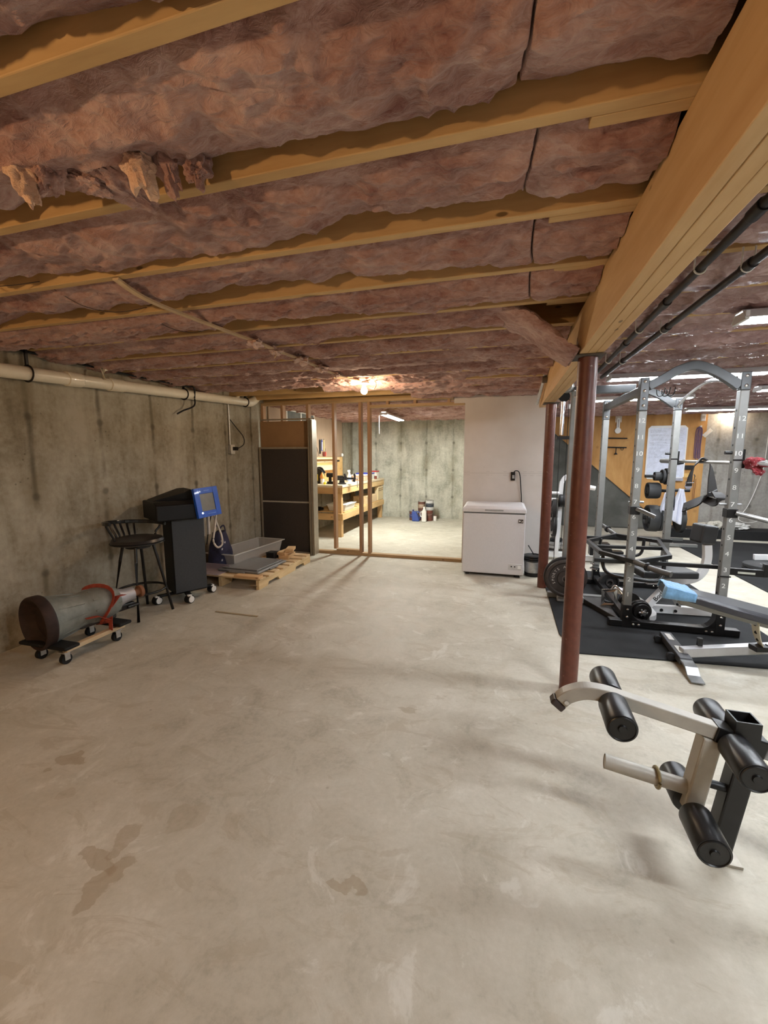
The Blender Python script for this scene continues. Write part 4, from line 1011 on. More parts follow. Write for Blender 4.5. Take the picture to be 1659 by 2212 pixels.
# ------------------------------------------------------------------ power rack
RG = mat('rack_grey', (.235, .235, .225), .42, .35, n=(14, .08))
RGL = mat('rack_grey_dark', (.10, .105, .11), .4, .3, n=(14, .12))
def rack():
    t = thing('power_rack', (1.34, 4.37, .01), 'grey steel power rack with numbered uprights standing on the black mat', 'power rack')
    xa, xb, ya, yb = 1.035, 1.69, 3.765, 4.975
    H = .03
    posts = {}
    for nm, x, y, top in (('A', xa, ya, 2.02), ('B', xb, ya, 2.03), ('C', xa, yb, 2.0), ('D', xb, yb, 2.0)):
        zc = {'A': 1.77, 'B': 1.90, 'C': 1.80, 'D': 1.88}[nm]
        p = MB().bb(x - .03, x + .03, y - .03, y + .03, .07, zc).build('upright', RG, t, .006)
        posts[nm] = p
        MB().bb(x - .0315, x + .0315, y - .0315, y + .0315, zc + .0005, top).build('top_sleeve', RGL, t, .006)
        q = MB()
        for z in ((zc + .04, top - .16, top - .10, top - .03) if nm == 'A' else (zc + .03, top - .03)):
            MB().lathe([(0, 0), (.011, 0), (.011, .005), (.006, .009), (0, .009)], (x, y - .0315, z), (x, y - 1.0315, z), 16).build('bolt', CHR, p)
        for z in (.10, .165): MB().lathe([(0, 0), (.010, 0), (.010, .005), (.005, .009), (0, .009)], (x, y - .037, z), (x, y - 1.037, z), 14).build('bolt', CHR, p)
        MB().bb(x - .033, x + .033, y - .0365, y + .0365, .012, .20).build('foot_bracket', BLKM, t, .003)
        q = MB()
        for k in range(13): q.cyl((x - .0303, y, .225 + .1276 * k), (x - .0306, y, .225 + .1276 * k), .0085, 14)
        q.build('pin_hole', mat('hole_black', (.004, .004, .004), .9), p)
        if nm in 'AB':
            for k in range(1, 13):
                if k == 6: zz = .935
                else: zz = .29 + .1276 * (k - 1)
                vs, fs = text(str(k), .050, facing((x - .004, y - .0306, zz), (1.18, 0, 0), (0, 0, 1)))
                vs = [(x - .004 + (v.x - x + .004) * 1.12, v.y, v.z) for v in vs]
                MB().add(vs, fs).build('number_print', mat('number_white', (.75, .75, .72), .5), p, fix=False)
    # base bars along the two sides, rounded risers at both ends
    for y in (ya, yb):
        MB().bb(xa - .13, xb + .14, y - .034, y + .034, .012, .068).build('base_bar', BLKM, t, .006)
        for x, s in ((xa, 1), (xb, -1)):
            poly = [(x + s * .033, .0685), (x + s * .13, .0685)] + [(x + s * (.13 - .097 * math.sin(math.radians(a))), .165 - .097 * math.cos(math.radians(a))) for a in range(15, 91, 15)]
            MB().prism(poly, 'y', y - .034, y + .034).build('corner_gusset', BLKM, t, .002)
        for x in (xa + .05, xa + .09, xb - .09, xb - .05): MB().lathe([(0, 0), (.010, 0), (.010, .005), (.005, .009), (0, .009)], (x, y - .034, .04), (x, y - 1.034, .04), 14).build('bolt', CHR, t)
        # arch
        pts = smoothpath([(xa + .03, y, 1.955), (xa + .13, y, 2.01), (xa + .22, y, 2.065), ((xa + xb) / 2, y, 2.095), (xb - .22, y, 2.06), (xb - .12, y, 2.0), (xb - .03, y, 1.93)], 6)
        MB().rect(pts, .05, .065, (0, 1, 0) if False else (0, 0, 1)).build('top_arch', RGL, t, .004)
    # rear crossbars on the far-from-door side
    MB().bar((xa, ya + .032, .09), (xa, yb - .032, .09), .05, .05).build('rear_crossbar', BLKM, t, .004)
    MB().bar((xa, ya + .032, 1.93), (xa, yb - .032, 1.93), .05, .06).build('rear_crossbar', RGL, t, .004)
    # curved pull-up bar between the two front uprights
    MB().tube(smoothpath([(xb - .01, yb - .03, 1.92), (xb - .005, yb - .20, 1.99), (xb, yb - .42, 2.045), (xb, 4.37, 2.06), (xb, ya + .42, 2.045), (xb, ya + .20, 1.99), (xb, ya + .03, 1.94)], 8), .016, 14).build('pull_up_bar', CHR, t)
    for i in range(3):
        x = xa + .10 + .035 * i
        MB().tube(smoothpath([(x, ya + .03, 1.93), (x + .01, ya + .05, 1.90), (x + .03, ya + .06, 1.885), (x + .055, ya + .05, 1.90), (x + .06, ya + .04, 1.95)], 5), .0035, 8).build('wire_hook', BLK, t)
    # J hooks
    for y in (ya, yb):
        MB().bb(xb + .0315, xb + .042, y - .032, y + .032, 1.33, 1.47).prism([(xb + .042, 1.33), (xb + .09, 1.34), (xb + .10, 1.385), (xb + .088, 1.385), (xb + .08, 1.352), (xb + .042, 1.352)], 'y', y - .02, y + .02).bb(xb - .033, xb + .033, y - .034, y - .0315, 1.385, 1.397).build('bar_hook', BLKM, t, .002)
        MB().cyl((xb - .0315, y, 1.445), (xb - .075, y, 1.445), .013, 14).build('hook_pin', BLKM, t)
    # pins at hole 7
    for x in (xa, xb):
        MB().cyl((x - .08 if x == xb else x - .045, ya, 1.055), (x + .065, ya, 1.055), .009, 12).build('lock_pin', STEEL, t)
        MB().bb(x - .036, x + .036, ya - .036, ya + .036, .955, 1.022).build('handle_sleeve', BLKM, t, .003)
    # dip handles, pointing towards +x and slightly down
    MB().tube([(xa + .01, ya - .036, 1.0), (xa + .04, ya - .07, .99), (xa + .115, ya - .13, .952)], .016, 14).build('dip_handle', mat('worn_steel_bar', (.30, .30, .29), .28, .8), t)
    MB().tube([(xb + .02, ya - .036, .995), (xb + .05, ya - .05, .985), (xb + .205, ya - .10, .945)], .018, 14).build('dip_handle', mat('worn_steel_bar', (.30, .30, .29), .28, .8), t)
    # lat tower on the back (-x) side
    ex, ey = .63, 4.37
    MB().bb(ex - .028, ex + .028, ey - .028, ey + .028, .07, 2.03).build('lat_upright', RG, t, .005)
    MB().bar((ex - .02, ey, 2.03), (xa + .10, ey, 2.03), .05, .07).build('lat_top_beam', RGL, t, .004)
    MB().bar((ex - .15, ey, .04), (xa - .04, ey, .04), .06, .05).build('lat_base_beam', RG, t, .004)
    for x, z in ((ex + .06, 2.03), (ex - .01, 2.03), (ex, 1.97)): MB().lathe([(0, 0), (.011, 0), (.011, .006), (0, .008)], (x, ey - .029, z), (x, ey - 1, z), 14).build('bolt', CHR, t)
    MB().cyl((ex - .09, ey - .012, 1.98), (ex - .09, ey + .012, 1.98), .05, 24).build('pulley', BLK, t)
    MB().tube([(ex - .045, ey, 1.97), (ex - .045, ey, .5)], .003, 6).tube([(ex - .11, ey, 1.96), (ex - .105, ey, .30)], .003, 6).build('cable', BLK, t)
    MB().bb(ex - .14, ex - .03, ey - .03, ey + .03, 1.58, 1.61).build('carriage', BLKM, t, .003)
    MB().tube([(ex - .1, ey - .02, 1.62), (ex - .1, ey - .02, 1.93)], .018, 12).build('guide_tube', CHR, t)
    MB().cyl((ex - .01, ey - .32, .27), (ex - .01, ey + .3, .27), .0125, 14).build('plate_peg', STEEL, t)
    # collars at the back left foot
    for z in (.115, .17): MB().tube([(xa - .012 + .042 * math.cos(2 * PI * i / 20), yb + .042 * math.sin(2 * PI * i / 20), z + .07) for i in range(20)], .006, 8, closed=True).build('collar_ring', CHR, t)
    return t
rack()
# plates on the lat carriage
IRON = mat('cast_iron', (.035, .026, .022), .5, .3, n=(18, .25))
def plate(loc, r, th, m, lab, axis=(0, -1, 0), group='iron weight plates', lettering=None, name='weight_plate'):
    c = V(loc); ax = V(axis).normalized()
    t = thing(name, tuple(c), lab, 'weight plate', group)
    a = c - ax * th / 2; bb_ = c + ax * th / 2
    d = MB().lathe([(.026, 0), (r * .93, 0), (r, th * .12), (r, th * .88), (r * .97, th), (r * .86, th), (r * .80, th * .72), (r * .44, th * .72), (r * .40, th * .98), (.03, th), (.026, th * .9), (.026, 0)], a, bb_, 48).build('disc', m, t)
    MB().lathe([(.0255, -.002), (.034, -.002), (.036, th + .004), (.0255, th + .004)], a, bb_, 28).build('hub', mat('hub_steel', (.12, .10, .09), .4, .6), t)
    if lettering:
        A = V((1, 0, 0)); U = V((0, 0, 1)); q = MB(); rr = r * .62
        n = len(lettering); span = 15.2
        for i, ch in enumerate(lettering):
            if ch == ' ': continue
            g = math.radians(205 - i * span)
            o = c + ax * (th / 2 - th * .26) + (A * math.cos(g) + U * math.sin(g)) * rr
            yd = A * math.cos(g) + U * math.sin(g); xd = yd.cross(ax) * -1
            xd = V((math.sin(g), 0, -math.cos(g)))
            q.add(*text(ch, r * .19, facing(o, xd, yd)))
        q.build('lettering', mat('letter_grey', (.42, .38, .34), .5), d, fix=False)
    return t
plate((.615, 4.16, .27), .182, .034, IRON, 'large iron plate with raised lettering hung in front of the rack tower', lettering='SPORTS AUTHORITY')
plate((.615, 4.205, .275), .195, .034, mat('iron_dark', (.02, .018, .017), .55, .3), 'darker large plate behind the lettered one on the rack tower')

# ------------------------------------------------------------------ bars in the rack
def barbell():
    t = thing('barbell', (1.765, 4.3, 1.365), 'long steel barbell resting on the hooks of the rack', 'barbell')
    x, z = 1.757, 1.367
    MB().cyl((x, 3.585, z), (x, 5.14, z), .014, 18).build('shaft', mat('bar_steel', (.45, .43, .40), .3, .9), t)
    MB().cyl((x, 5.1405, z), (x, 5.50, z), .025, 22).build('sleeve', mat('sleeve_dark', (.20, .19, .18), .4, .8), t, .002)
    MB().cyl((x, 3.20, z), (x, 3.5845, z), .025, 22).build('sleeve', CHR, t, .002)
barbell()
t = thing('bandana', (1.757, 3.63, 1.36), 'red patterned bandana tied round the barbell outside the rack', 'cloth')
q = MB()
def bandm():
    m, nt, b = _nt('bandana_cloth')
    vo = nt.nodes.new('ShaderNodeTexVoronoi'); vo.inputs['Scale'].default_value = 48; nt.links.new(objco(nt), vo.inputs['Vector'])
    nt.links.new(ramp(nt, vo.outputs['Distance'], [(.14, (.6, .5, .48)), (.22, (.26, .03, .04))]), b.inputs['Base Color']); b.inputs['Roughness'].default_value = .9
    return m
q.blob((1.757, 3.655, 1.366), (.05, .095, .046), 4, .35, 30, 22)
q.build('wrap', bandm(), t)
MB().blob((1.75, 3.60, 1.325), (.03, .07, .022), 6, .5, 24, 16, (.5, 0, 0)).build('knot_tail', bandm(), t)
def belt():
    t = thing('lifting_belt', (1.757, 4.4, 1.1), 'black leather lifting belt draped over the barbell', 'belt')
    L = mat('black_leather', (.018, .016, .016), .5, n=(30, .3))
    x = 1.757
    def ribbon(q, pts, wd, th=.008, tw=((0, 1, 0), (0, 1, 0), (0, 1, 0))):
        pts = smoothpath(pts, 7); vs = []; n = len(pts)
        for i, p in enumerate(pts):
            d = (pts[min(i + 1, n - 1)] - pts[max(i - 1, 0)]).normalized()
            u = i / (n - 1) * 2; s = V(tw[0]).lerp(V(tw[1]), min(1, u)) if u <= 1 else V(tw[1]).lerp(V(tw[2]), u - 1)
            s = s - d * s.dot(d); s.normalize(); nn = s.cross(d); w = wd[0] + (wd[1] - wd[0]) * i / (n - 1)
            for a, b_ in ((-1, -1), (1, -1), (1, 1), (-1, 1)): vs.append(p + s * a * w / 2 + nn * b_ * th / 2)
        o = len(q.v); q.v += [tuple(v) for v in vs]
        for i in range(n - 1):
            for k in range(4): q.f.append((o + i * 4 + k, o + i * 4 + (k + 1) % 4, o + i * 4 + 4 + (k + 1) % 4, o + i * 4 + 4 + k)); q.sm.append(True)
        q.f.append((o, o + 1, o + 2, o + 3)); q.sm.append(False); q.f.append(tuple(o + (n - 1) * 4 + k for k in range(4))); q.sm.append(False)
        return q
    q = ribbon(MB(), [(x - .065, 4.55, 1.14), (x - .06, 4.545, 1.24), (x - .045, 4.525, 1.33), (x - .015, 4.49, 1.385), (x + .015, 4.46, 1.388), (x + .045, 4.43, 1.34), (x + .055, 4.41, 1.22), (x + .065, 4.38, 1.06)], (.085, .13), .008, ((.75, .6, 0), (0, 1, 0), (.85, .5, 0))); q.build('belt_body', L, t)
    q = ribbon(MB(), [(x + .065, 4.385, 1.11), (x + .03, 4.46, 1.03), (x - .02, 4.55, .975), (x - .06, 4.64, .925)], (.12, .10), .012, ((.7, .4, .3), (.5, .3, .8), (.4, .2, .9))); q.build('belt_flap', L, t)
    q = ribbon(MB(), [(x + .08, 4.36, 1.10), (x + .095, 4.31, 1.05), (x + .07, 4.34, 1.01), (x + .02, 4.45, 1.035)], (.10, .06), .012, ((.8, .5, 0), (.6, .3, .7), (.3, 0, .9))); q.build('belt_loop', L, t)
    MB().bb(x - .065, x - .055, 4.57, 4.62, .86, .935).build('belt_tip', L, t, .003)
    MB().tube([(x - .11, 4.50, 1.19), (x - .11, 4.50, 1.17), (x - .035, 4.53, 1.175), (x - .03, 4.53, 1.235), (x - .04, 4.525, 1.25)], .004, 8).build('buckle', CHR, t)
belt()
t = thing('spotter_bar', (1.45, 3.85, .52), 'black safety bar through the near side of the rack with an end stop', 'safety bar', 'safety bars of the rack')
MB().bar((.78, 3.83, .545), (1.725, 3.83, .545), .025, .032).build('bar', BLKM, t, .003)
MB().bar((1.7255, 3.80, .525), (1.98, 3.78, .525), .03, .055).build('outer_arm', BLKM, t, .003)
MB().bar((1.79, 3.782, .522), (1.95, 3.770, .522), .005, .016).build('label_strip', mat('label_cream', (.5, .5, .42), .5), t)
MB().bar((1.965, 3.781, .50), (1.965, 3.781, .60), .03, .03).build('end_stop', BLKM, t, .003)
MB().bb(1.655, 1.725, 3.728, 3.734, .49, .50).build('clip', BLKM, t)
t = thing('spotter_bar', (1.45, 4.93, .52), 'black safety bar through the far side of the rack under the hex bar', 'safety bar', 'safety bars of the rack')
MB().bar((.80, 4.91, .545), (1.725, 4.91, .545), .025, .032).build('bar', BLKM, t, .003)
def hexbar():
    t = thing('hex_bar', (1.18, 4.3, .56), 'black hex trap bar lying across the safety bars of the rack', 'hex bar')
    z = .58
    K = mat('hex_black', (.011, .011, .012), .35, .2)
    ring = [(1.05, 3.68, z), (.86, 3.98, z), (.845, 4.50, z), (1.20, 4.93, z), (1.52, 4.66, z), (1.38, 3.95, z)]
    MB().rect([V(p) for p in ring], .034, .034, closed=True).build('frame', K, t, .003)
    n = V((1.05, 3.68, z)); f = V((1.20, 4.93, z))
    MB().tube([n, (1.13, 3.50, z - .008), (1.215, 3.42, z - .02)], .022, 18).build('sleeve', mat('sleeve_grey', (.12, .115, .11), .45, .7), t)
    MB().lathe([(.023, 0), (.034, 0), (.034, .02), (.023, .02)], (1.10, 3.568, z - .006), (1.19, 3.446, z - .016), 20).build('sleeve_collar', K, t)
    MB().tube([f, (1.16, 5.05, z + .03), (1.12, 5.20, z + .06)], .022, 18).build('sleeve', mat('sleeve_grey', (.12, .115, .11), .45, .7), t)
    MB().lathe([(.023, 0), (.034, 0), (.034, .02), (.023, .02)], (1.155, 5.07, z + .033), (1.14, 5.12, z + .045), 20).build('sleeve_collar', K, t)
    # hanging handles
    a, b_ = V((.88, 3.93, z)), V((1.28, 3.86, z))
    MB().tube(smoothpath([(.885, 4.0, z), (.885, 3.98, .47), (.91, 3.95, .415), (.97, 3.9, .395), (1.10, 3.87, .39), (1.24, 3.84, .39), (1.30, 3.85, .42), (1.32, 3.88, .50), (1.32, 3.9, z)], 5), .015, 12).build('handle', K, t)
    MB().tube(smoothpath([(1.0, 4.66, z), (1.0, 4.68, .47), (1.05, 4.68, .41), (1.2, 4.70, .40), (1.35, 4.72, .41), (1.40, 4.72, .46), (1.41, 4.72, z)], 5), .015, 12).build('handle', K, t)
    MB().bar((.875, 4.24, z), (1.45, 4.30, z), .03, .03).build('crossbar', K, t, .003)
hexbar()

# ------------------------------------------------------------------ adjustable bench in front of the rack (runs out of the picture)
def wbench():
    t = thing('weight_bench', (1.55, 3.3, .01), 'adjustable weight bench with long black pad standing before the rack', 'bench')
    VIN = mat('bench_vinyl', (.028, .028, .034), .34, n=(40, .15))
    p0, p1 = V((1.10, 3.22, .545)), V((2.25, 3.10, .31)); d = (p1 - p0).normalized()
    s = V((.10, .995, 0)); s = (s - d * s.dot(d)).normalized(); u = s.cross(d) * -1
    if u.z < 0: u = -u
    def P(a, b_, c): return p0 + d * a + s * b_ + u * c
    W0 = .085; W1 = .13
    q = MB(); prof = []
    ends = [(0.0, W0 * .8), (.03, W0), (.2, W0 + .015), (.40, W1), (1.15, W1)]
    vs = []
    for a, w in ends:
        for b_, c in ((-w, -.06), (-w, -.015), (-w + .02, 0), (w - .02, 0), (w, -.015), (w, -.06)): vs.append(P(a, b_, c))
    fs = [(5, 4, 3, 2, 1, 0), tuple(len(vs) - 6 + i for i in range(6))]
    for i in range(len(ends) - 1):
        for k in range(6): fs.append((i * 6 + k, i * 6 + (k + 1) % 6, i * 6 + 6 + (k + 1) % 6, i * 6 + 6 + k))
    q.add(vs, fs, False).build('back_pad', VIN, t, .012, 3)
    MB().bar(P(.12, 0, -.083), P(1.1, 0, -.083), .05, .045, tuple(u)).build('pad_rail', RG, t, .003)
    # main floor tube rising away from the foot
    SIL = mat('silver_paint', (.52, .52, .53), .3, .5, n=(10, .06))
    f0, f1 = V((1.235, 3.19, .075)), V((2.3, 3.42, .16))
    MB().bar(f0, f1, .055, .065).build('main_tube', SIL, t, .006)
    MB().bar((1.36, 3.24, .115), (1.36, 3.24, .165), .028, .028, (0, 1, 0)).cyl((1.36, 3.24, .165), (1.36, 3.24, .17), .016, 14).build('lock_knob', BLKM, t)
    # cream ladder strip with holes
    CR = mat('cream_paint', (.62, .58, .45), .45)
    q = MB(); pts = smoothpath([(1.62, 3.16, .36), (1.645, 3.19, .29), (1.675, 3.22, .22), (1.715, 3.25, .155)], 6)
    q.rect(pts, .075, .006, (1, .2, 0)); l = q.build('ladder_strip', CR, t, .002)
    q = MB()
    for i in (3, 8, 13): 
        c = pts[i]; q.cyl(c + V((-.002, -.006, 0)), c + V((-.004, -.009, 0)), .011, 14)
    q.build('ladder_hole', mat('hole_black', (.004, .004, .004), .9), l)
    MB().box((1.70, 3.235, .145), (.09, .07, .035), (0, 0, .25)).bar((1.74, 3.25, .165), (1.83, 3.24, .13), .02, .012).build('catch_bracket', BLKM, t, .003)
    q = MB(); pts = smoothpath([(1.72, 2.93, .03), (1.80, 3.0, .06), (1.92, 3.06, .085), (2.05, 3.10, .10)], 6)
    q.rect(pts, .07, .008, (0, -.3, 1), scales=[.25 + .75 * min(1, i / 8) for i in range(len(pts))]).build('curved_strip', CR, t, .002)
    MB().bar((1.98, 3.08, .09), (2.0, 3.36, .12), .03, .02).build('strip_mount', BLKM, t)
    # front foot: black channel with wheels and rubber ends
    a, b_ = V((1.25, 3.53, .055)), V((1.225, 2.93, .05)); dd = (b_ - a).normalized()
    MB().bar(a, a + dd * .44, .075, .05).build('foot_channel', mat('foot_grey', (.06, .06, .065), .4, .3), t, .004)
    for s0, s1 in ((.04, .15), (.25, .36)): MB().bar(a + dd * s0 + V((0, 0, .027)), a + dd * s1 + V((0, 0, .027)), .034, .003).build('foot_sticker', mat('sticker_white', (.6, .58, .54), .5), t)
    q = MB(); e = a + dd * .44
    q.sweep([e + V((0, 0, .012)), e + dd * .09 + V((0, 0, .006)), e + dd * .14 + V((0, 0, -.028)), e + dd * .215 + V((0, 0, -.035))], [(-.038, -.005), (.038, -.005), (.038, .005), (-.038, .005)])
    q.build('foot_toe', mat('toe_steel', (.22, .22, .22), .35, .6), t, .003)
    for s0, o in ((.05, -.06), (.34, -.06)):
        c = a + dd * s0; c = V((c.x + o, c.y, .037))
        w = MB().cyl(c - dd * .014, c + dd * .014, .027, 24).build('wheel', RUB, t, .003)
        MB().bar(V((c.x + .05, c.y, .045)), V((c.x + .0, c.y, .045)), .012, .02).build('axle_bracket', BLKM, w)
    # far support off to the side
    MB().bar((2.25, 3.0, .045), (2.32, 3.85, .045), .06, .06).build('rear_foot', SIL, t, .004)
    MB().bar((2.2, 3.12, .26), (2.3, 3.42, .19), .05, .05).build('rear_post', SIL, t, .004)
    # blue towel on the end of the pad
    vs = []; n, m = 14, 16
    for i in range(n):
        for j in range(m):
            aa = -.004 + .17 * i / (n - 1); v = j / (m - 1)
            w = (W0 * .8 if aa < 0 else W0 + .012 * aa / .17) + .006
            g = (v - .5) * 2
            if abs(g) < .72: b2 = g / .72 * w; c = .006 + .003 * math.sin(i * 1.7 + j)
            else: b2 = math.copysign(w + .003 * math.sin(i), g); c = .006 - (abs(g) - .72) / .28 * (.05 + (.035 if g < 0 else 0) * (1 - i / n))
            vs.append(P(aa + .03 * (.5 - v) * (i / n), b2, c))
    fs = [(i * m + j, i * m + j + 1, (i + 1) * m + j + 1, (i + 1) * m + j) for i in range(n - 1) for j in range(m - 1)]
    o = MB().add(vs, fs, True).build('blue_towel', mat('blue_towel_cloth', (.16, .34, .56), .95, n=(60, .15), sheen=.4), None)
    sm = o.modifiers.new('solid', 'SOLIDIFY'); sm.thickness = .005; sm.offset = 1
    tag(o, 'light blue towel folded over the head of the weight bench', 'towel')
wbench()

# ------------------------------------------------------------------ white bench inside the rack
def wbench2():
    t = thing('curl_bench', (1.5, 4.2, .01), 'white framed exercise bench with black pads standing inside the rack', 'bench')
    VIN = mat('bench_vinyl2', (.02, .02, .021), .45)
    MB().box((1.38, 4.11, .415), (.46, .30, .06), (0, 0, .2)).build('seat_pad', VIN, t, .015, 3)
    MB().box((1.775, 4.36, .725), (.14, .16, .17), (0, .12, .25)).build('chest_pad', VIN, t, .02, 3)
    MB().rect(smoothpath([(1.80, 4.34, .63), (1.81, 4.34, .50), (1.78, 4.33, .38), (1.70, 4.31, .31), (1.55, 4.28, .29), (1.3, 4.22, .29)], 5), .06, .06, (0, 1, 0)).build('curved_post', WHT, t, .005)
    MB().bar((1.27, 4.16, .05), (1.83, 4.20, .05), .05, .07).build('base_tube', WHT, t, .005)
    q = MB().bar((1.22, 4.0, .07), (1.42, 4.06, .30), .05, .055).build('inclined_leg', WHT, t, .004)
    d = (V((1.42, 4.06, .30)) - V((1.22, 4.0, .07))).normalized(); s, u, _ = frame(d)
    nrm = V((0, -1, 0)); nrm = (nrm - d * nrm.dot(d)).normalized(); up = nrm.cross(d); up = up if up.z > 0 else -up
    c = V((1.345, 4.037, .215)) + nrm * .0285
    MB().add(*text('Body', .056, facing(c, d, up))).build('script_print', BLK, q, fix=False)
    MB().bar((1.42, 4.09, .29), (1.56, 4.17, .09), .05, .012).build('flat_brace', mat('grey_brace', (.45, .44, .42), .4, .3), t, .002)
    q = MB()
    for x in (1.42, 1.53): q.cyl((x, 4.142, .05), (x, 4.135, .05), .013, 14)
    q.cyl((1.535, 4.135, .115), (1.535, 4.128, .115), .010, 12)
    q.build('bolt', BLK, t)
    MB().rect(smoothpath([(1.10, 4.42, .13), (1.18, 4.32, .12), (1.26, 4.18, .09), (1.30, 4.05, .055), (1.30, 3.98, .04), (1.24, 3.93, .035)], 6), .06, .05).build('curved_foot', WHT, t, .005)
wbench2()
# dumbbell, row handles, foot plate
def dumbbell(c, ax, lab):
    c = V(c); ax = V(ax).normalized(); t = thing('dumbbell', tuple(c - V((0, 0, .09))), lab, 'dumbbell')
    MB().cyl(c - ax * .20, c + ax * .20, .013, 16).build('handle', CHR, t)
    for s in (-1, 1):
        for o, r, w in ((.085, .09, .026), (.115, .085, .024), (.142, .07, .02)):
            MB().lathe([(0, 0), (r * .94, 0), (r, w * .2), (r, w * .8), (r * .94, w), (r * .6, w * .8), (0, w * .9)], c + ax * s * o, c + ax * s * (o + 1), 36).build('weight', mat('iron_gloss', (.02, .018, .017), .28, .4), t)
        q = MB(); cc = c + ax * s * .168; a, u, d = frame(ax)
        st = []
        q.lathe([(0, 0), (.02, 0), (.02, .02), (0, .02)], cc, cc + ax * s, 20)
        for i in range(6):
            an = i * PI / 3; q.bar(cc + ax * s * .004, cc + ax * s * .004 + (a * math.cos(an) + u * math.sin(an)) * .036, .016, .012, tuple(ax))
        q.build('star_collar', CHR, t, .002)
dumbbell((1.17, 4.03, .102), (.12, -1, 0), 'iron dumbbell with chrome star collar on the mat beside the near upright')
t = thing('row_handle', (1.0, 4.1, .06), 'chrome cable row handle lying on the black foot plate', 'handle')
sq = [(.93, 4.10, .07), (.93, 4.10, .20), (1.02, 4.06, .22), (1.03, 4.05, .085)]
MB().rect([V(p) for p in sq], .028, .010, (0, 1, 0), closed=True).build('stirrup', CHR, t, .002)
MB().tube([(.955, 4.16, .075), (1.045, 4.12, .075)], .016, 12).build('grip', BLK, t)
MB().tube(smoothpath([(1.0, 4.09, .23), (1.02, 4.07, .26), (1.06, 4.03, .215), (1.10, 4.0, .16), (1.115, 3.98, .10)], 5), .010, 10).build('hook_arm', CHR, t)
t = tag(MB().prism([(.73, 4.42), (.98, 3.82), (1.00, 3.82), (1.00, 4.40)], 'z', .011, .055).build('foot_plate', mat('plate_black', (.05, .048, .046), .4, .3), None, .004), 'black triangular foot plate between the rack tower and the near upright', 'foot plate')
t = tag(MB().bb(.56, .80, 4.24, 4.30, .011, .07).build('steel_block', GALV, None, .006), 'dull steel rail block at the foot of the rack tower', 'block')
plate((1.11, 4.70, .112), .10, .05, mat('black_bumper', (.02, .02, .02), .55), 'small black bumper plate standing by the back upright of the rack', (.25, -1, 0), 'iron weight plates')

# ------------------------------------------------------------------ white weight machine behind the rack tower
def wmachine():
    t = thing('weight_machine', (1.0, 6.1, 0), 'white steel weight machine behind the rack near the partition', 'weight machine')
    MB().bb(.60, 1.05, 6.05, 6.13, .04, .11).bb(1.0, 1.62, 6.05, 6.13, .01, .08).build('base', WHT, t, .005)
    MB().rect(smoothpath([(.75, 6.05, .11), (.765, 6.05, .5), (.77, 6.05, 1.0), (.785, 6.05, 1.09), (.83, 6.05, 1.15), (.93, 6.05, 1.17)], 6), .05, .06, (0, 1, 0)).build('bent_post', WHT, t, .004)
    MB().bb(1.00, 1.05, 6.04, 6.10, .08, 2.10).build('tall_post', WHT, t, .004)
    MB().bar((1.025, 6.07, 2.07), (.80, 6.07, 2.07), .05, .06).build('top_arm', WHT, t, .004)
    for z in (.93, .845, .575, .385): MB().cyl((.60, 6.02, z), (.745, 6.02, z), .019, 16).build('plate_peg', WHT, t, .003)
    MB().cyl((.74, 5.98, .83), (.86, 5.98, .83), .085, 32).build('foam_roller', BLK, t, .012)
    MB().cyl((1.08, 6.0, 1.02), (1.18, 6.0, 1.0), .03, 18).bar((1.03, 6.05, 1.15), (1.13, 6.0, .98), .035, .01).build('adjust_knob', WPL, t, .006)
    MB().prism([(1.15, .12), (1.55, .12), (1.55, .19), (1.42, .19), (1.38, .29), (1.15, .29)], 'y', 5.92, 6.04).build('seat_carriage', BLKM, t, .006)
    MB().bb(1.22, 1.40, 5.912, 5.919, .225, .275).build('maker_plate', WPL, t, .002)
    MB().cyl((1.50, 6.02, .045), (1.50, 6.015, .045), .01, 12).build('bolt', BLK, t)
wmachine()
for i, (z, r, xx) in enumerate(((.70, .15, .69), (.50, .17, .70))):
    plate((xx, 6.02, z), r, .05, mat('iron_dark', (.02, .018, .017), .55, .3), ('medium black plate hung high on the white machine', 'large black plate hung low on the white machine')[i], (-1, 0, 0), 'plates on the white machine')
for i in range(4):
    c = V((.83, 6.75, .001 + .045 * i))
    t = thing('floor_plate', tuple(c), ('bottom plate of the grey stack on the floor by the white machine', 'second plate up in the grey stack by the white machine', 'third plate up in the grey stack by the white machine', 'small dark plate on top of the grey stack by the white machine')[i], 'weight plate', 'plates stacked on the floor')
    r = (.17, .175, .165, .09)[i]
    MB().lathe([(.02, 0), (r * .96, 0), (r, .006), (r, .036), (r * .96, .042), (r * .8, .036), (.04, .036), (.03, .042), (.02, .042), (.02, 0)], c, c + V((0, 0, 1)), 40).build('disc', (IRON, mat('grey_plate', (.34, .33, .32), .4, .5), mat('grey_plate', (.34, .33, .32), .4, .5), BLK)[i], t)
    MB().lathe([(.0195, 0), (.028, 0), (.028, .043), (.0195, .043)], c, c + V((0, 0, 1)), 20).build('hub', STEEL, t)
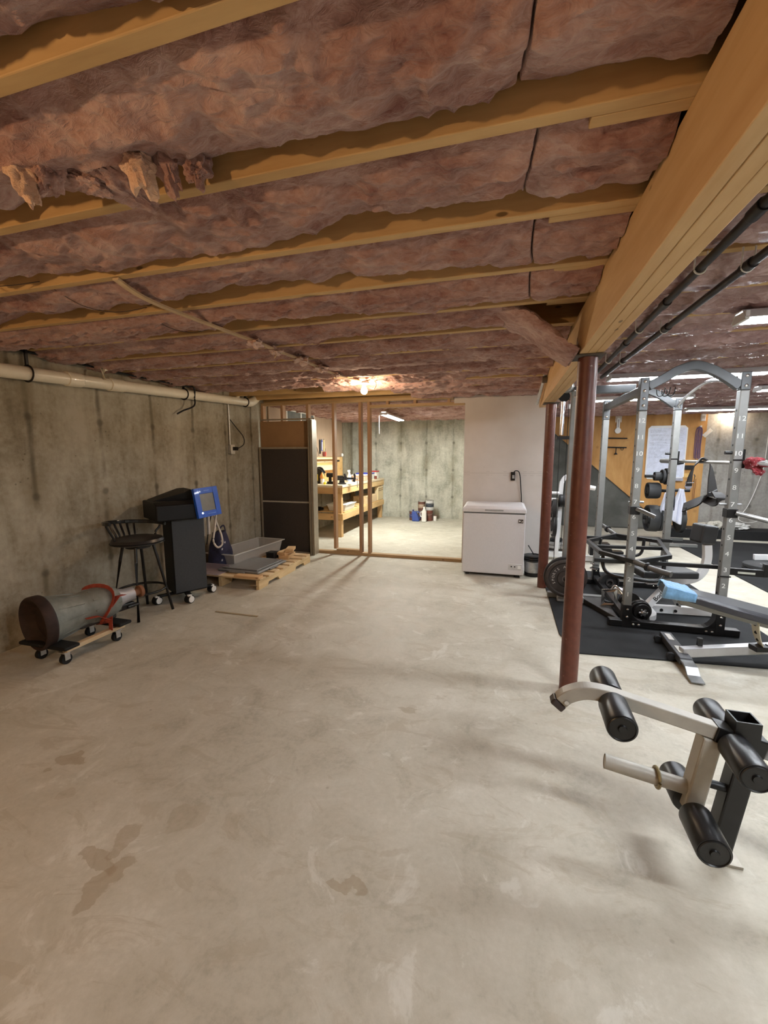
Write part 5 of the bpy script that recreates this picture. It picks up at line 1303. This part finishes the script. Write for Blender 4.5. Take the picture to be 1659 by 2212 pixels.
# ------------------------------------------------------------------ plate tree by the plywood wall
def tree():
    t = thing('plate_tree', (2.62, 7.7, .01), 'grey plate storage tree in front of the plywood wall', 'plate rack')
    MB().bar((2.62, 7.72, .06), (2.58, 7.66, 1.20), .06, .06, (0, 1, 0)).build('post', RG, t, .004)
    MB().bb(2.30, 2.95, 7.40, 7.46, .012, .06).bb(2.30, 2.95, 7.95, 8.01, .012, .06).bb(2.59, 2.65, 7.461, 7.949, .012, .06).build('base', RG, t, .004)
    for z, x0, x1 in ((1.10, 2.22, 2.58), (.87, 2.24, 2.58), (.42, 2.24, 2.86), (.88, 2.62, 2.86)): MB().cyl((x0, 7.64, z), (x1, 7.64, z), .024, 16).build('peg', BLK, t)
tree()
RP = mat('rubber_plate', (.022, .023, .024), .55)
for i, (x, z, r, th) in enumerate(((2.40, 1.10, .07, .10), (2.47, 1.10, .11, .04), (2.52, 1.10, .13, .04), (2.35, .87, .13, .17), (2.37, .42, .215, .16), (2.48, .42, .205, .05), (2.76, .42, .22, .06))):
    lab = ('smallest plate on the top peg of the plate tree', 'middle plate on the top peg of the plate tree', 'plate against the post on the top peg of the plate tree', 'thick rubber plate on the middle peg of the plate tree', 'thick large plate on the low peg of the plate tree', 'large plate next to the post on the low peg of the plate tree', 'large thin plate on the far low peg of the plate tree, under the white towel')[i]
    plate((x, 7.64, z), r, th, RP, lab, (-1, 0, 0), 'plates on the plate tree')
def cloth(name, m, pts_top, drop, lab, seed, side=1):
    vs = []; n, mm = 22, 26
    a, b_ = V(pts_top[0]), V(pts_top[1])
    for i in range(n):
        u = i / (n - 1)
        for j in range(mm):
            v = j / (mm - 1)
            w = math.sin(PI * min(1, v * 1.1)) if False else 1
            base = a.lerp(b_, .5 + (u - .5) * (.35 + 1.0 * math.sin(v * PI * .62)))
            fold = .02 * math.sin(u * 17 + seed) * (.3 + v) + .012 * math.sin(u * 31 + v * 3)
            vs.append((base.x, base.y + fold, base.z - drop * v * (1 - .13 * abs(u - .6)) ))
    fs = [(i * mm + j, i * mm + j + 1, (i + 1) * mm + j + 1, (i + 1) * mm + j) for i in range(n - 1) for j in range(mm - 1)]
    o = MB().add(vs, fs, True).build(name, m, None); s = o.modifiers.new('solid', 'SOLIDIFY'); s.thickness = .006
    return tag(o, lab, 'towel')
TW = mat('white_towel', (.72, .74, .84), .95, n=(50, .05), sheen=.3)
cloth('white_towel', TW, ((2.62, 7.50, .93), (2.77, 7.50, .90)), .56, 'white towel hanging from the plate tree beside the post', 1)
cloth('white_towel', TW, ((2.44, 7.49, .85), (2.56, 7.49, .86)), .46, 'narrow folded white towel hanging between the plates of the tree', 3)
cloth('dark_towel', mat('dark_cloth', (.03, .03, .04), .9), ((2.50, 7.475, 1.14), (2.60, 7.475, 1.16)), .62, 'dark towel hanging along the post of the plate tree', 5)

# ------------------------------------------------------------------ far gym wall
def ply():
    m, nt, b = _nt('orange_plywood')
    p = pos(nt)
    f = math_(nt, 'ADD', math_(nt, 'MULTIPLY', noise(nt, p, 2.2, 5, .6, 1.4, (1, 1, .35)), .6), math_(nt, 'MULTIPLY', noise(nt, p, 12, 4, .6, .4, (1, 1, .2)), .4))
    c = ramp(nt, f, [(.36, (.40, .20, .06)), (.5, (.50, .26, .085)), (.64, (.58, .33, .12))])
    vo = nt.nodes.new('ShaderNodeTexVoronoi'); vo.inputs['Scale'].default_value = 3.2; nt.links.new(p, vo.inputs['Vector'])
    c = mix(nt, math_(nt, 'MULTIPLY', smooth(nt, vo.outputs['Distance'], .16, .03), .6), c, (.22, .09, .025))
    nt.links.new(c, b.inputs['Base Color']); b.inputs['Roughness'].default_value = .65; b.inputs['Specular IOR Level'].default_value = .3
    return m
t = MB().prism([(.82, 2.2), (3.60, 2.2), (3.60, .02), (3.12, .02), (.82, 2.03)], 'y', 9.14, 9.16).build('plywood_wall', ply(), None)
tag(t, 'orange plywood sheathing on the far gym wall with a slanted lower edge', 'plywood')
def stairunder():
    m, nt, b = _nt('dim_grey_board'); p = pos(nt)
    nt.links.new(ramp(nt, noise(nt, p, 2, 5, .6, .5), [(.35, (.07, .07, .06)), (.65, (.13, .13, .115))]), b.inputs['Base Color']); b.inputs['Roughness'].default_value = .85
    return m
t = MB().prism([(.82, 2.025), (3.11, .02), (.82, .02)], 'y', 9.165, 9.19).build('stair_panel', stairunder(), None); tag(t, 'dim grey panel under the slanted edge of the plywood', 'panel')
W = 9.139
t = thing('thermometer', (2.12, W, 1.9), 'white wall thermometer on the plywood', 'thermometer')
MB().bb(2.07, 2.18, W - .012, W - .0005, 2.07, 2.20).build('card', mat('faded_card', (.7, .6, .5), .7), t, .002)
MB().bb(2.095, 2.15, W - .03, W - .0125, 1.92, 2.15).lathe([(0, 0), (.055, 0), (.055, .02), (0, .02)], (2.122, W - .0125, 1.91), (2.122, W - 1.0125, 1.91), 28).build('housing', WPL, t, .004)
MB().bb(2.115, 2.128, W - .033, W - .0305, 1.97, 2.12).build('tube', mat('grey_scale', (.35, .3, .3), .4), t)
for i, z in enumerate((1.77, 1.595)):
    t = thing('wall_bar', (2.1, W - .05, z), ('upper thin black bar held on the plywood', 'lower thin black bar on the plywood with clips hanging from it')[i], 'bar', 'thin black bars on the plywood')
    MB().tube([(1.90, W - .04, z), (2.29, W - .04, z - .01)], .012, 10).build('bar', BLK, t)
    for x in (1.93, 2.26): MB().bb(x - .01, x + .01, W - .05, W - .0005, z - .02, z).build('peg', BLK, t)
    if i:
        MB().lathe([(0, 0), (.008, 0), (.008, .09), (.03, .12), (.03, .13), (0, .13)], (2.11, W - .04, z - .013), (2.11, W - .04, z - 1.013), 16).build('clip', BLK, t)
        MB().tube([(2.215 + .024 * math.cos(2 * PI * k / 16), W - .04, z - .03 + .03 * math.sin(2 * PI * k / 16)) for k in range(16)], .005, 6, closed=True).build('ring', BLK, t)
def whiteboard():
    t = thing('whiteboard', (2.97, W, 1.0), 'whiteboard covered with small handwriting mounted on the plywood', 'whiteboard')
    x0, x1, z0, z1, c = 2.645, 3.30, .985, 1.99, .05
    MB().prism([(x0 + c, z0), (x1 - c, z0), (x1, z0 + c), (x1, z1 - c), (x1 - c, z1), (x0 + c, z1), (x0, z1 - c), (x0, z0 + c)], 'y', W - .012, W - .0005).build('frame', WHT, t, .002)
    d = .02
    s = MB().bb(x0 + d, x1 - d, W - .0135, W - .0122, z0 + d + .02, z1 - d - .02).build('board', mat('board_white', (.66, .69, .80), .25), t)
    q = MB(); rnd = random.Random(3)
    z = z1 - .09
    # two columns of scribbled marks
    for row in range(26):
        z = z1 - .085 - row * .0205
        if row in (3, 6, 10, 15, 18): continue
        x = x0 + .045; end = x0 + .045 + rnd.uniform(.18, .40)
        while x < end:
            L = rnd.uniform(.008, .03); q.box((x + L / 2, W - .0139, z + rnd.uniform(-.002, .002)), (L, .0006, rnd.uniform(.0025, .006)), (0, rnd.uniform(-.1, .1), 0)); x += L + rnd.uniform(.005, .011)
    for row in range(14):
        zz = z1 - .08 - row * .021; x = x0 + .50
        while x < x0 + .50 + rnd.uniform(.03, .11):
            L = rnd.uniform(.006, .02); q.box((x + L / 2, W - .0139, zz), (L, .0006, rnd.uniform(.002, .005)), (0, rnd.uniform(-.3, .3), 0)); x += L + .006
    q.tube(smoothpath([(x0 + .06, W - .0139, 1.21), (x0 + .12, W - .0139, 1.27), (x0 + .22, W - .0139, 1.31), (x0 + .32, W - .0139, 1.32)], 6), .0014, 5)
    q.build('handwriting', mat('marker_ink', (.26, .27, .36), .6), s)
    q = MB()
    for k in range(16):
        x = x0 + .05 + rnd.random() * .16; zz = 1.06 + rnd.random() * .13
        q.tube([(x, W - .0139, zz), (x + rnd.uniform(.01, .03), W - .0139, zz + rnd.uniform(-.015, .015))], .0014, 4)
    q.build('green_marks', mat('green_ink', (.2, .55, .5), .6), s)
    MB().bb(3.10, 3.28, W - .05, W - .0005, .955, 1.01).build('pen_tray', mat('grey_tray', (.33, .33, .38), .4), t, .004)
whiteboard()
def bands():
    t = thing('resistance_band', (3.47, W, 1.35), 'bundle of purple resistance bands hanging on the plywood', 'bands')
    P = mat('purple_rubber', (.085, .05, .16), .5, n=(12, .3))
    for i in range(7):
        x = 3.425 + .016 * i
        MB().rect(smoothpath([(3.475, W - .03, 1.955), (x, W - .025 - .006 * (i % 3), 1.90), (x - .004, W - .022 - .006 * (i % 2), 1.6), (x + .002, W - .03, 1.38 - .01 * (i % 3))], 6), .014, .006, (1, 0, 0)).build('strand', P, t)
    MB().cyl((3.49, W, 1.965), (3.49, W - .045, 1.965), .016, 12).build('peg', WPL, t)
bands()
t = thing('tag_card', (3.60, W, 1.78), 'pale tag hanging crooked next to the purple bands', 'tag')
MB().box((3.615, 9.132, 1.845), (.07, .004, .17), (0, .75, 0)).build('card', mat('pale_card', (.62, .60, .52), .5), t, .001)
MB().box((3.615, 9.1294, 1.845), (.03, .001, .11), (0, .75, 0)).build('slot', mat('faded_card', (.7, .6, .5), .7), t)
t = thing('sensor_box', (3.51, W, 2.22), 'small white box high on the plywood under the ceiling', 'box')
MB().bb(3.48, 3.55, W - .05, W - .0005, 2.06, 2.19).build('housing', WPL, t, .006); MB().bb(3.49, 3.54, W - .053, W - .0505, 2.10, 2.15).build('cover', mat('pale_plastic', (.6, .57, .5), .5), t, .001)
t = thing('hanging_strap', (3.45, W, .5), 'dark ankle strap hanging on the plywood below the belt', 'strap')
MB().bb(3.30, 3.45, W - .03, W - .0005, 1.17, 1.25).build('hook_board', BLK, t, .004)
MB().tube([(3.47, W - .02, 1.0), (3.47, W - .02, .55)], .004, 6).tube([(3.50, W - .02, 1.0), (3.49, W - .02, .55)], .004, 6).build('cord', mat('brown_cord', (.2, .08, .04), .7), t)
MB().lathe([(0, 0), (.06, 0), (.06, .012), (0, .012)], (3.39, W - .002, .86), (3.39, W - 1, .86), 24).bb(3.36, 3.42, W - .016, W - .003, .9, 1.03).build('grey_disc', mat('grey_tray', (.33, .33, .38), .4), t, .003)
MB().bb(3.30, 3.44, W - .006, W - .0005, 1.02, 1.10).build('sticky_note', mat('orange_note', (.72, .45, .15), .7), t)
t = tag(MB().tube(smoothpath([(4.56, 9.16, 2.1), (4.55, 9.16, 1.3), (4.48, 9.15, .9), (4.36, 9.14, .5), (4.2, 9.05, .28), (4.35, 9.0, .22), (4.6, 9.05, .3)], 8), .006, 6).build('white_cable', WPL), 'thin white cord hanging down the far concrete wall', 'cable')
t = tag(MB().blob((3.60, 8.55, .215), (.15, .11, .06), 9, .6, 40, 28).build('crumpled_cloth', mat('cream_cloth', (.50, .47, .40), .95)), 'crumpled cream cloth on the low black platform', 'cloth')
t = tag(MB().blob((3.98, 8.55, .21), (.13, .11, .055), 12, .7, 40, 28).build('crumpled_cloth', mat('pale_cloth', (.60, .59, .56), .95)), 'crumpled pale plastic sheet on the low black platform behind the near upright', 'cloth')
for i in range(2):
    c = V((3.12, 6.05, .012 + .05 * i))
    t = thing('floor_plate', tuple(c), ('lower black plate on the wide mat past the bench', 'upper black plate on the wide mat past the bench')[i], 'weight plate', 'black plates on the wide mat')
    MB().lathe([(.026, 0), (.19, 0), (.2, .008), (.2, .04), (.19, .048), (.16, .04), (.05, .04), (.026, .046), (.026, 0)], c, c + V((0, 0, 1)), 40).build('disc', RP, t)
    MB().lathe([(.0255, 0), (.035, 0), (.035, .049), (.0255, .049)], c, c + V((0, 0, 1)), 20).build('hub', STEEL, t)
t = tag(MB().rect(smoothpath([(3.16, 6.35, .13), (3.4, 6.35, .14), (3.9, 6.4, .15)], 4), .05, .07).bb(3.36, 3.41, 6.3, 6.4, .0105, .13).bb(3.8, 3.85, 6.32, 6.45, .0105, .14).build('white_frame_rail', WHT, None, .005), 'white steel frame rail on the wide mat behind the black plates', 'frame')

# ------------------------------------------------------------------ leg developer attachment in the foreground
def legdev():
    t = thing('leg_developer', (.8, 1.6, 0), 'cream and black leg curl attachment with foam rollers standing on the floor', 'exercise attachment')
    CR = mat('cream_steel', (.37, .345, .295), .42, .1, n=(18, .07))
    FO = mat('black_foam', (.008, .008, .0085), .36, n=(40, .3))
    CAPM = mat('foam_cap', (.006, .006, .006), .35)
    Y = 1.585
    # upper arm, curved at the free end
    pts = smoothpath([(.240, Y, .512), (.268, Y, .540), (.32, Y, .562), (.385, Y, .562), (.46, Y, .546), (.60, Y, .515), (.735, Y, .484)], 6)
    MB().rect(pts, .048, .048).build('upper_arm', CR, t, .006)
    MB().rect([(.222, Y, .490), (.2395, Y, .5115)], .050, .052).build('end_plug', mat('brown_plug', (.035, .024, .022), .45), t, .006)
    MB().cyl((.258, Y - .0245, .520), (.258, Y - .031, .520), .008, 14).build('screw', CHR, t)
    # receiver block and open top socket
    q = MB(); q.bar((.728, Y, .482), (.875, Y, .450), .062, .064); q.build('receiver_sleeve', BLKM, t, .004)
    q = MB(); a = .065; c = (.815, Y + .002)
    for dx, dy, sx, sy in ((-.034, 0, .005, .073), (.034, 0, .005, .073), (0, -.034, .063, .005), (0, .034, .063, .005)): q.bb(c[0] + dx - sx / 2, c[0] + dx + sx / 2, c[1] + dy - sy / 2, c[1] + dy + sy / 2, .482, .545)
    q.build('seat_socket', BLKM, t)
    # black post
    q = MB(); q.bar((.835, Y + .005, .44), (.785, Y + .012, .012), .064, .062, (0, 1, 0)); q.build('post', BLKM, t, .006)
    MB().bb(.735, .85, 1.552, 1.64, .001, .011).build('base_plate', mat('bare_plate', (.33, .30, .25), .5, .4, n=(20, .25)), t, .001)
    # hinged lever
    q = MB(); q.bar((.722, Y - .003, .458), (.672, Y - .03, .20), .058, .06, (0, 1, 0)); q.build('lever', CR, t, .006)
    MB().tube([(.665, Y - .022, .268), (.405, Y + .005, .292)], .026, 24, cap=False).tube([(.66, Y - .022, .268), (.407, Y + .005, .2915)], .0225, 24, cap=True).build('weight_horn', CR, t)
    MB().tube([V((.572, Y - .012, .277)) + V((0, .033 * math.cos(2 * PI * i / 24), .033 * math.sin(2 * PI * i / 24))) for i in range(24)], .006, 8, closed=True).build('horn_ring', mat('brass_ring', (.25, .2, .1), .45, .4), t)
    MB().cyl((.70, Y, .285), (.79, Y, .275), .014, 12).build('bumper', BLK, t)
    # rollers
    def roller(x, z, yc, r, L0, gap, dx=0., L1=None):
        for s in (-1, 1):
            if s > 0 and L1: L0 = L1
            a0 = V((x + dx * gap * s, yc + s * gap, z)); a1 = V((x + dx * (gap + L0) * s, yc + s * (gap + L0), z))
            L = (a1 - a0).length
            f = MB().lathe([(.012, 0), (r * .95, 0), (r, .006), (r, L - .006), (r * .96, L), (.012, L)], a0, a1, 40).build('foam_roller', FO, t)
            MB().lathe([(0, L - .004), (r * .90, L - .004), (r * .90, L + .002), (r * .84, L + .004), (r * .8, L + .0005), (.014, L + .0005), (.012, L + .006), (0, L + .006)], a0, a1, 36).build('end_cap', CAPM, f)
        MB().cyl(V((x - dx * .1, yc - .1, z)), V((x + dx * .1, yc + .1, z)), .0125, 14).build('roller_axle', CHR, t)
    roller(.412, .537, Y + .005, .048, .145, .026, .03)
    roller(.775, .462, Y - .01, .047, .15, .035, .05)
    roller(.668, .216, Y - .055, .049, .145, .03, .02, .14)
    # front tube continuing to the side
    MB().rect([(.876, Y, .443), (.915, Y - .002, .43), (.98, Y - .02, .36), (1.06, Y - .03, .26), (1.09, Y - .03, .03)], .05, .05, (0, 1, 0)).build('side_tube', mat('grey_side_tube', (.28, .28, .28), .4, .4), t, .005)
    MB().bb(1.04, 1.14, Y - .08, Y + .02, .001, .03).build('side_foot', BLK, t, .004)
legdev()

# ------------------------------------------------------------------ pipes, cable and fittings under the ceiling
K = mat('black_iron_pipe', (.012, .010, .010), .4, 0., spec=.3)
for i, (x0, x1, z) in enumerate(((.695, .765, 2.14), (.87, .835, 2.13))):
    t = thing('iron_pipe', ((x0 + x1) / 2, 2.5, z), ('black iron pipe hung right beside the beam', 'second black iron pipe from the beam')[i], 'pipe', 'black iron pipes by the beam')
    f = lambda y: x0 + (x1 - x0) * (y - 1.4) / 3
    MB().tube([(f(-2), -2, z), (f(4.3), 4.3, z)], .016, 14).build('pipe', K, t)
    for y in ((1.55, 2.35, 3.1) if i == 0 else (1.95, 2.75, 3.6)): MB().tube([(f(y), y, z), (f(y + .07), y + .07, z)], .021, 14).build('coupling', K, t, .002)
    for y in (1.99, 2.81, 3.63):
        q = MB(); q.tube([(f(y) + .02 * math.cos(a), y, z + .02 * math.sin(a)) for a in [PI + PI * k / 10 for k in range(11)]], .0035, 6)
        q.tube([(f(y) - .02, y, z), (f(y) - .02, y, 2.2)], .0035, 6).tube([(f(y) + .02, y, z), (f(y) + .02, y, 2.2)], .0035, 6); q.build('hanger', WPL, t)
t = thing('ceiling_wire', (-1.55, 3, 2.19), 'pale electric cable run under the joists to the bare bulb', 'cable')
YEL = mat('pale_cable', (.62, .46, .28), .6)
cp = [(-1.66, 1.55, 2.192), (-1.665, 1.75, 2.165), (-1.60, 2.2, 2.155), (-1.56, 2.5, 2.155), (-1.54, 2.73, 2.152), (-1.51, 3.06, 2.155), (-1.49, 3.38, 2.152), (-1.47, 3.75, 2.156), (-1.44, 4.0, 2.17), (-1.42, 4.16, 2.178)]
MB().rect(smoothpath(cp, 6), .030, .010).build('cable', YEL, t)
for i, (x, y, s) in enumerate(((-1.57, 2.48, .05), (-1.555, 2.70, .045), (-1.52, 3.02, .055), (-1.50, 3.32, .06), (-1.485, 3.62, .04))):
    MB().blob((x + .01, y, 2.145), (s * .8, s * 1.1, s * .45), 20 + i, .9, 22, 16).build('insulation_scrap', mat('scrap_fluff', (.70, .50, .42), .95), t)
MB().tube(smoothpath([(-1.555, 2.70, 2.17), (-1.545, 2.71, 2.13), (-1.56, 2.70, 2.10)], 5), .004, 6).build('loose_tail', YEL, t)
t = thing('beam_bracket', (.34, 4.55, 2.0), 'galvanised bracket rod against the beam above the far column', 'bracket')
MB().tube(smoothpath([(.355, 4.25, 2.19), (.352, 4.32, 2.15), (.345, 4.45, 2.10), (.340, 4.70, 2.03), (.335, 4.95, 1.99)], 5), .018, 12).build('rod', GALV, t)
MB().tube([(.33, 4.28, 2.13), (.37, 4.28, 2.13)], .03, 14).build('clamp', mat('dark_clamp', (.12, .09, .06), .6), t)
t = thing('utility_box', (.56, 4.35, 2.05), 'rounded metal fixture hung under the beam by the rack tower', 'fixture')
MB().lathe([(0, 0), (.05, .0), (.062, .02), (.062, .10), (.045, .13), (0, .13)], (.545, 4.30, 2.07), (.60, 4.55, 2.07), 28).build('housing', GALV, t)
MB().bb(.53, .56, 4.26, 4.30, 2.05, 2.075).build('slot', BLK, t)
MB().bar((.56, 4.36, 2.12), (.56, 4.36, 2.199), .02, .02, (0, 1, 0)).build('hanger', GALV, t)
# small wires bowed across the insulation
WR_ = mat('bay_wire', (.05, .03, .02), .6)
for i, (k, x, w) in enumerate(((1, -2.35, .15), (2, -2.1, .12), (3, -1.95, .10), (0, -2.0, .12))):
    y0, y1 = jy(k) + .0195, jy(k + 1) - .0195
    o = MB().tube(smoothpath([(x, y0, 2.225), (x + w * .4, (y0 * 2 + y1) / 3, 2.17), (x + w, (y0 + 2 * y1) / 3, 2.17), (x + w * 1.7, y1, 2.225)], 6), .0018, 5).build('support_wire', WR_)
    tag(o, f'thin bowed wire holding up the batt between the {ORD[k]} and {ORD[k+1]} joists', 'wire')
# ------------------------------------------------------------------ lamps
def bulb(x, y, z, col, strength, lab, r=.034, sock=True):
    t = thing('bare_bulb', (x, y, z), lab, 'light bulb')
    MB().lathe([(0, -r), (r * .5, -r * .87), (r * .87, -r * .5), (r, 0), (r * .92, r * .4), (r * .66, r * .95), (r * .42, r * 1.5), (r * .38, r * 1.9), (0, r * 1.9)], (x, y, z), (x, y, z + 1), 28).build('glass', emis('bulb_%g' % strength, col, strength), t)
    if sock:
        MB().lathe([(0, 0), (.055, 0), (.05, .02), (.02, .03), (0, .03)], (x, y, z + r * 1.9 + .0305), (x, y, z + r * 1.9), 28, ).build('socket', WPL, t)
    return t
WARM = (1.0, .74, .48)
BULB_W = 360; REAR_W = 900; FLUO = 62; SHOP = 200
t = bulb(-1.40, 4.20, 2.088, WARM, BULB_W, 'glowing bare bulb in a white socket under the joists by the stud wall')
MB().tube(smoothpath([(-1.35, 4.2, 2.185), (-1.31, 4.19, 2.19), (-1.27, 4.19, 2.16), (-1.285, 4.19, 2.11), (-1.33, 4.2, 2.12)], 6), .006, 8).build('wire_loop', mat('pale_cable', (.62, .46, .28), .6), t)
MB().bb(-1.56, -1.33, 4.17, 4.24, 2.184, 2.1985).build('mounting_board', W_JOIST, t, .002)
t = bulb(-1.9, -1.0, 1.76, (1.0, .62, .31), REAR_W, 'bare bulb hung from the joists behind the viewer')
MB().tube([(-1.9, -1.0, 1.855), (-1.9, -1.0, 2.2)], .005, 8).build('drop_cord', WPL, t)
bulb(3.93, 9.05, 2.12, (1, .85, .65), 160, 'small bright bulb high on the far gym wall', .03)
COOL = (.90, .95, 1.0)
def fluor(x, y, z, L, strength, lab, along='x', col=COOL, n=2):
    t = thing('shop_light', (x, y, z), lab, 'light fixture', 'fluorescent shop lights')
    X = V((1, 0, 0)) if along == 'x' else V((0, 1, 0)); Yv = V((0, 1, 0)) if along == 'x' else V((1, 0, 0))
    c = V((x, y, z))
    q = MB(); prof = [(-.07, .0), (-.035, .045), (.035, .045), (.07, .0), (.067, -.002), (.033, .040), (-.033, .040), (-.067, -.002)]
    q.sweep([c - X * L / 2, c + X * L / 2], prof); q.build('reflector', WHT, t)
    for i in range(n):
        o = Yv * ((i - (n - 1) / 2) * .07)
        MB().cyl(c + o - X * (L / 2 - .03) + V((0, 0, .008)), c + o + X * (L / 2 - .03) + V((0, 0, .008)), .019, 14).build('tube', emis('tube_%g' % strength, col, strength), t)
    for s in (-1, 1):
        MB().box(tuple(c + X * s * (L / 2 - .012) + V((0, 0, .012))), (.02, .13, .045) if along == 'x' else (.13, .02, .045)).build('end_cap', WHT, t, .003)
        if z < 2.14: MB().tube([c + X * s * (L / 2 - .2) + V((0, 0, .045)), c + X * s * (L / 2 - .2) + V((0, 0, 2.2 - z))], .003, 6).build('chain', GALV, t)
fluor(1.77, 2.69, 2.115, 1.24, FLUO, 'shop light right of the beam nearest the viewer in view')
fluor(1.52, 4.37, 2.115, 1.24, FLUO, 'shop light hanging over the middle of the power rack')
fluor(1.55, 5.95, 2.115, 1.24, FLUO, 'shop light behind the power rack')
fluor(3.2, 5.5, 2.115, 1.24, FLUO, 'shop light farther into the gym beyond the near upright')
fluor(3.2, 4.3, 2.115, 1.24, FLUO, 'shop light on the gym side in line with the rack, partly cut by the frame')
fluor(1.95, .55, 2.11, 1.24, FLUO * 2.0, 'shop light above the leg curl attachment, outside the frame')
fluor(3.3, 7.6, 2.115, 1.24, FLUO, 'shop light over the wide mat near the plywood wall')
fluor(-1.90, 7.3, 2.10, 1.22, SHOP, 'bright shop light over the open floor of the workshop', 'y', (.97, 1.0, .93))
t = tag(MB().tube([(-2.02, 6.85, 2.11), (-2.02, 6.85, 1.80)], .003, 6).build('pull_string', WPL), 'pull string hanging from the workshop light', 'string')

# ------------------------------------------------------------------ world and output
w = bpy.data.worlds.new('world'); SC.world = w; w.use_nodes = True
w.node_tree.nodes['Background'].inputs[0].default_value = (.5, .45, .4, 1); w.node_tree.nodes['Background'].inputs[1].default_value = .02
SC.view_settings.view_transform = 'Standard'; SC.view_settings.look = 'None'; SC.view_settings.gamma = 1; SC.view_settings.use_curve_mapping = False
SC.view_settings.exposure = 0.60
cy = SC.cycles
cy.use_denoising = True; cy.max_bounces = 7; cy.diffuse_bounces = 4; cy.glossy_bounces = 3; cy.transparent_max_bounces = 8
cy.sample_clamp_indirect = 6; cy.sample_clamp_direct = 0; cy.caustics_reflective = False; cy.caustics_refractive = False
